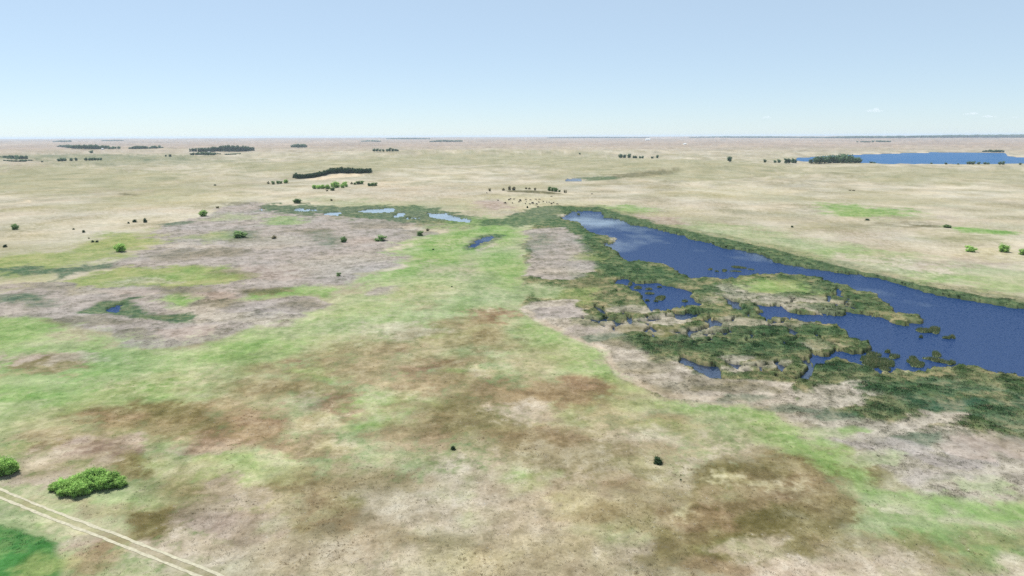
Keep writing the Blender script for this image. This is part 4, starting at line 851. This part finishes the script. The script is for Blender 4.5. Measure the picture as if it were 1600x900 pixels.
# ------------------------------------------------------------------ reed islands standing in open water
def reed_island(x, y, w, h, label, tall=1.0, seed=0, pale=.2):
    p = at0([x], [y])[0]; D = np.hypot(*p); m = D / FPX
    rx = max(.5, w * m / 2); ry = max(.7, (h - .7 * tall / m) * D * D / (HCAM * FPX) / 2)
    r = np.random.default_rng(seed + 900)
    o = tag(empty('reed_island', (p[0], p[1], WZ), -math.atan2(p[0], p[1])), label, 'reed island', 'reed islands in open water')
    n = 28; a = np.linspace(0, 2 * np.pi, n, endpoint=False); wob = 1 + .22 * np.sin(2 * a + r.random() * 6) + .13 * np.sin(3 * a + r.random() * 6) + .06 * r.standard_normal(n)
    V = [(0, 0, .35 * tall)]
    for f, z in ((.6, .3), (.9, .2), (1.0, .05), (1.05, -.5)):
        for i in range(n): V.append((rx * f * wob[i] * math.cos(a[i]), ry * f * wob[i] * math.sin(a[i]), z * (tall if z > 0 else 1)))
    F = [(0, 1 + i, 1 + (i + 1) % n, 1 + (i + 1) % n) for i in range(n)]
    T = [(0, 1 + i, 1 + (i + 1) % n) for i in range(n)]
    for k_ in range(3):
        for i in range(n):
            A, B = 1 + k_ * n + i, 1 + k_ * n + (i + 1) % n
            T += [(A, A + n, B + n), (A, B + n, B)]
    link('peat_mound', mesh_np('peat_mound', np.array(V), np.array(T), [M_MUD]), o)
    cnt = int(np.clip(rx * ry * 3.14 * 40, 250, 9000)); bv = []; bf = []; col = []
    g1, g2, g3 = lin(PAL['darkreed'][1]) * KALB * 1.9, lin(PAL['reedmix'][1]) * KALB * 1.9, lin((190, 176, 138)) * KALB * 1.3
    for i in range(cnt):
        aa = r.random() * 6.283; q = math.sqrt(r.random()); wr = np.interp(aa, a, wob, period=2 * np.pi)
        X, Y = rx * q * wr * math.cos(aa), ry * q * wr * math.sin(aa)
        hh = tall * (.55 + .5 * r.random()) * (1.15 - .35 * q); b = r.random() * 6.283; l = .3 * r.random(); c = r.random() * 6.283; wd = .09
        k0 = len(bv); bv += [(X - wd * math.cos(b), Y - wd * math.sin(b), 0), (X + wd * math.cos(b), Y + wd * math.sin(b), 0), (X + l * math.cos(c), Y + l * math.sin(c), hh)]; bf.append((k0, k0 + 1, k0 + 2))
        t = r.random(); cc = g3 if r.random() < pale * (1.2 - q) else g1 * (1 - t) + g2 * t; col += [cc] * 3
    me = mesh_np('reeds', np.array(bv), np.array(bf), [M_REED])
    ca = me.color_attributes.new('tint', 'FLOAT_COLOR', 'POINT'); ca.data.foreach_set('color', np.concatenate([np.array(col), np.ones((len(col), 1))], 1).astype(np.float32).ravel())
    b = link('reeds', me, o); b['kind'] = 'stuff'
    return o
M_REED, _t, _b = nodes('reed_blades'); _a = N(_t, 'ShaderNodeAttribute', attribute_name='tint'); glow_through(_t, _b, _a.outputs['Color'])
ISL = [(1446,516,22,8,'long reed island with a tall eastern end, farthest out in the lake',1.4),(1461,515,14,11,'tall bushy reed island joined to the long one far out in the lake',1.6),(1439,526,4,3,'tiny reed clump just below the long outer island',1.2),
 (1479,527,8,5,'small dim western clump of the easternmost reed pair in the lake',1.1),(1488,526,6,7,'upright eastern clump of the easternmost reed pair in the lake',1.4),
 (1387,549,7,6,'small dark reed clump beside the round pale-topped island',1.3),(1397,556,14,9,'round pale-topped dark reed island near the south shore',1.3),(1431,567,24,12,'broad dark reed island standing close to the south shore',1.3),(1427,559,10,7,'low reed hump on the back of the broad dark island',1.3),
 (1463,553,12,10,'dark round clump topping the three-part reed island',1.4),(1455,560,16,6,'thin western arm of the three-part reed island',1.1),(1468,563,24,8,'broad base of the three-part reed island off the south shore',1.3),(1487,566,9,9,'dark square clump at the east tip by the south shore',1.3),
 (1370,565,36,22,'large green reed island filling the bay mouth by the south shore',1.5),(1383,576,16,8,'dark southern corner clump of the large green reed island',1.4),(1364,553,16,10,'northern lobe of the large green reed island',1.4),
 (997,449,10,7,'reed islet nearest the northwest corner of the islet pond',1.2),(1014,451,9,5,'dark reed islet in the upper middle of the islet pond',1.2),(1015,458,12,5,'dark reed islet just below the upper middle one',1.2),(1032,465,16,9,'round green islet with a pale middle in the islet pond',1.2),
 (1030,448,6,3,'small dark clump by the north shore of the islet pond',1.1),(1011,469,6,3,'tiny dark clump low on the west side of the islet pond',1.1),(1025,470,6,2.5,'tiny dark clump touching the round green islet',1.1),(1070,470,9,5,'dark flat-topped clump at the east end of the islet pond',1.2),(985,443,7,8,'blue-green reed clump in the narrow west neck of the islet pond',1.2),
 (1110,420,7,4,'westernmost dim reed clump in the middle of the lake',.9),(1120,423,5,3,'small dim reed clump in the lake between two larger ones',.8),(1132,422,8,5,'dim reed clump in the middle of the lake below the long one',.9),(1154,417,18,5,'longest dim reed patch in the middle of the lake',.9),(1150,423,14,3,'thin dim reed strip below the longest patch mid lake',.8),(1174,420,8,3,'easternmost faint reed clump in the middle of the lake',.7),
 (904,334.5,4,4,'single dark reed clump near the head of the lake',1.3),(877,341,4,3,'dark reed clump in the narrow lake inlet',1.2),(888,345,5,3,'second dark reed clump lower in the narrow lake inlet',1.2),
 (640,340,4,2.5,'reed clump splitting the broken little far pond',1.0),(646,342,4,2.5,'low reed clump at the bottom of the broken little far pond',1.0),(1278,434,10,4,'reed clump off the north tip of the green peninsula',1.2),(1284,438,8,4,'low reed clump by the north side of the peninsula',1.1)]
for i, (x, y, w, h, lab, tl) in enumerate(ISL): reed_island(x, y, w, h, lab, tl, i)

# ------------------------------------------------------------------ cattle
def cow_mesh(seed, down):
    pts = [(-.95,0,1.18,.17),(-.8,0,1.12,.30),(-.4,0,1.05,.36),(.1,0,1.03,.37),(.5,0,1.10,.34),(.78,0,1.2,.25)]
    head = [(1.05,.03,.95,.15),(1.25,.05,.6,.13),(1.38,.06,.3,.12),(1.44,.06,.12,.075)] if down else [(1.05,0,1.38,.17),(1.25,0,1.5,.14),(1.45,.02,1.42,.12),(1.62,.03,1.3,.08)]
    V = pts + head; E = [(i, i + 1) for i in range(len(V) - 1)]
    def chain(a, lst):
        k = a
        for q in lst: V.append(q); E.append((k, len(V) - 1)); k = len(V) - 1
    for s in (-1, 1):
        chain(4, [(.52, .2 * s, .72, .13), (.55 + .06 * s, .2 * s, .4, .075), (.52 + .06 * s, .2 * s, .05, .06)])
        chain(1, [(-.75, .22 * s, .8, .17), (-.85 - .05 * s, .22 * s, .48, .08), (-.78 - .05 * s, .22 * s, .05, .06)])
    h0 = len(pts) + 1
    for s in (-1, 1): chain(h0, [(V[h0][0] - .06, V[h0][1] + .2 * s, V[h0][2] + .06, .035)])
    chain(0, [(-1.06, 0, 1.0, .04), (-1.08, .03, .5, .04)])
    me = bpy.data.meshes.new('cow'); me.from_pydata([v[:3] for v in V], E, []); ob = bpy.data.objects.new('cow_form', me); COL.objects.link(ob)
    sk = ob.modifiers.new('skin', 'SKIN'); ob.modifiers.new('sub', 'SUBSURF').levels = 1
    for i, v in enumerate(V): me.skin_vertices[0].data[i].radius = (v[3], v[3])
    me.skin_vertices[0].data[2].use_root = True
    dg = bpy.context.evaluated_depsgraph_get(); out = bpy.data.meshes.new_from_object(ob.evaluated_get(dg)); out.name = 'cow'
    bpy.data.objects.remove(ob); out.materials.clear(); out.materials.append(M_HIDE)
    return out
COWS = [cow_mesh(0, True), cow_mesh(1, False), cow_mesh(2, True)]
herd = [(365,490),(423,488),(500,495),(485,522),(505,512),(310,530),(318,538),(405,535),(570,492),(575,515),(565,543),(650,538),(655,530),(622,548),(705,550),(730,525),(787,517),(830,525),(860,525),(890,545),(915,530),(962,548),(720,585),(693,490),(628,497),(225,503),(740,490),(380,482),(355,495),(372,490),(660,540),(885,540),(706,545),(500,505)]
hp = ground_at([750 + a / 7.965 for a, b in herd], [250 + (b + 9) / 7.965 for a, b in herd])
for i, p in enumerate(hp):
    o = link('cow', COWS[i % 3]); o.location = p; o.rotation_euler = (0, 0, rng.random() * 6.283); o.scale = (1.05,) * 3
    tag(o, 'dark cow of the scattered herd on the pale yellowish pasture beyond the marsh', 'cow', 'cattle grazing beyond the marsh')
for (x, y, lab) in [(760.7, 302.3, 'stray dark cow west of the herd, below the scrub bank'), (861.7, 308, 'stray dark cow just under the east end of the scrub bank'), (925, 304, 'stray dark cow east of the scrub bank')]:
    o = link('cow', COWS[0]); o.location = ground_at([x], [y])[0]; o.rotation_euler = (0, 0, rng.random() * 6); tag(o, lab, 'cow', 'cattle grazing beyond the marsh')

# ------------------------------------------------------------------ far farm buildings
def shed(x, y, w, h, label, rz=0.2, depth=.6):
    p = ground_at([x], [y])[0]; m = np.hypot(p[0], p[1]) / FPX; W_, H_, D_ = w * m, h * m * .62, w * m * depth
    o = tag(empty('farm_shed', p, rz), label, 'shed')
    bm = bmesh.new(); bmesh.ops.create_cube(bm, size=1); bmesh.ops.scale(bm, vec=(W_, D_, H_ + 1), verts=bm.verts); bmesh.ops.translate(bm, vec=(0, 0, H_ / 2 - .5), verts=bm.verts)
    me = bpy.data.meshes.new('wall'); bm.to_mesh(me); bm.free(); me.materials.append(M_WHITE); link('wall', me, o)
    a, b, t = W_ / 2 * 1.03, D_ / 2 * 1.06, h * m
    V = [(-a, -b, H_), (a, -b, H_), (a, b, H_), (-a, b, H_), (-a, 0, t), (a, 0, t), (-a, -b, H_ - .2), (a, -b, H_ - .2), (a, b, H_ - .2), (-a, b, H_ - .2)]
    F = [(0, 1, 5, 4), (2, 3, 4, 5), (6, 7, 1, 0), (8, 9, 3, 2), (9, 8, 7, 6)]
    me = bpy.data.meshes.new('roof'); me.from_pydata(V, [], F + [(0, 4, 3), (1, 2, 5)]); me.materials.append(M_WHITE if w > 3 else M_ROOF); link('roof', me, o)
    d = bpy.data.meshes.new('door'); q = -D_ / 2 - .06
    d.from_pydata([(-W_ * .1, q, 0), (W_ * .1, q, 0), (W_ * .1, q, H_ * .8), (-W_ * .1, q, H_ * .8), (-W_ * .1, q + .05, 0), (W_ * .1, q + .05, 0), (W_ * .1, q + .05, H_ * .8), (-W_ * .1, q + .05, H_ * .8)], [], [(0, 1, 2, 3), (3, 2, 6, 7), (1, 5, 6, 2), (4, 0, 3, 7)])
    d.materials.append(M_ROOF); link('door', d, o)
shed(1012, 219.3, 7, 2.4, 'long white farm building just under the horizon right of centre')
shed(1070, 226, 4.5, 2.2, 'small white shed below the horizon east of the long white building', .4)
shed(160.5, 233.6, 2.6, 1.8, 'tiny white shed at the east end of the western windbreak', .1, .8)
shed(326.5, 238.6, 2.6, 1.6, 'tiny white shed at the foot of the large dark grove', .3, .8)

# ------------------------------------------------------------------ small fair-weather clouds far off
def cloud(x, y, w, h, label, dist=52000., dens=9e-4):
    d = rays([x], [y])[0]; c = np.array([0, 0, HCAM]) + d * dist; m = dist / FPX; r = np.random.default_rng(int(x))
    bm = bmesh.new()
    for i in range(7):
        t = (i / 6 - .5); q = bmesh.ops.create_icosphere(bm, subdivisions=2, radius=1)
        s = (1 - 1.4 * abs(t)) * h * m * .5 * (.6 + .5 * r.random())
        bmesh.ops.scale(bm, vec=(w * m * .2, w * m * .3, max(s, h * m * .12)), verts=q['verts'])
        bmesh.ops.translate(bm, vec=(t * w * m * .75, r.uniform(-.2, .2) * w * m, s * .6), verts=q['verts'])
    me = bpy.data.meshes.new('cloud'); bm.to_mesh(me); bm.free()
    mm = bpy.data.materials.get('cloud_mist')
    if not mm:
        mm = bpy.data.materials.new('cloud_mist'); mm.use_nodes = True; t_ = mm.node_tree; t_.nodes.remove(t_.nodes['Principled BSDF'])
        pv = t_.nodes.new('ShaderNodeVolumePrincipled'); pv.inputs['Color'].default_value = (.97, .98, 1, 1); pv.inputs['Density'].default_value = dens; pv.inputs['Anisotropy'].default_value = .3
        t_.links.new(pv.outputs[0], t_.nodes['Material Output'].inputs['Volume'])
    me.materials.append(mm); o = link('cloud', me); o.location = c
    tag(o, label, 'cloud', 'small clouds low in the sky', 'stuff')
cloud(1367, 174, 22, 7, 'brightest small white cloud low in the eastern sky')
cloud(1518, 178.5, 22, 4, 'small flat cloud east of the brightest one')
cloud(1546, 182.5, 22, 4, 'thin flat cloud just below the eastern flat one')
cloud(1198, 184, 14, 4, 'faint small cloud in the middle of the eastern sky')
cloud(1587, 184, 12, 3, 'faintest thin cloud near the picture edge')

# ------------------------------------------------------------------ haze
bm = bmesh.new(); bmesh.ops.create_cube(bm, size=1); bmesh.ops.scale(bm, vec=(76000, 76000, 92), verts=bm.verts); bmesh.ops.translate(bm, vec=(0, 0, 92 / 2 - 3.2), verts=bm.verts)
me = bpy.data.meshes.new('haze'); bm.to_mesh(me); bm.free()
hm = bpy.data.materials.new('haze'); hm.use_nodes = True; ht = hm.node_tree; ht.nodes.remove(ht.nodes['Principled BSDF'])
pv = ht.nodes.new('ShaderNodeVolumePrincipled'); pv.inputs['Color'].default_value = (.60, .73, .88, 1); pv.inputs['Density'].default_value = 4.0e-5; pv.inputs['Anisotropy'].default_value = 0.1
ht.links.new(pv.outputs[0], ht.nodes['Material Output'].inputs['Volume'])
me.materials.append(hm); tag(link('haze', me), 'thin pale air haze over the plain', None, None, 'stuff')
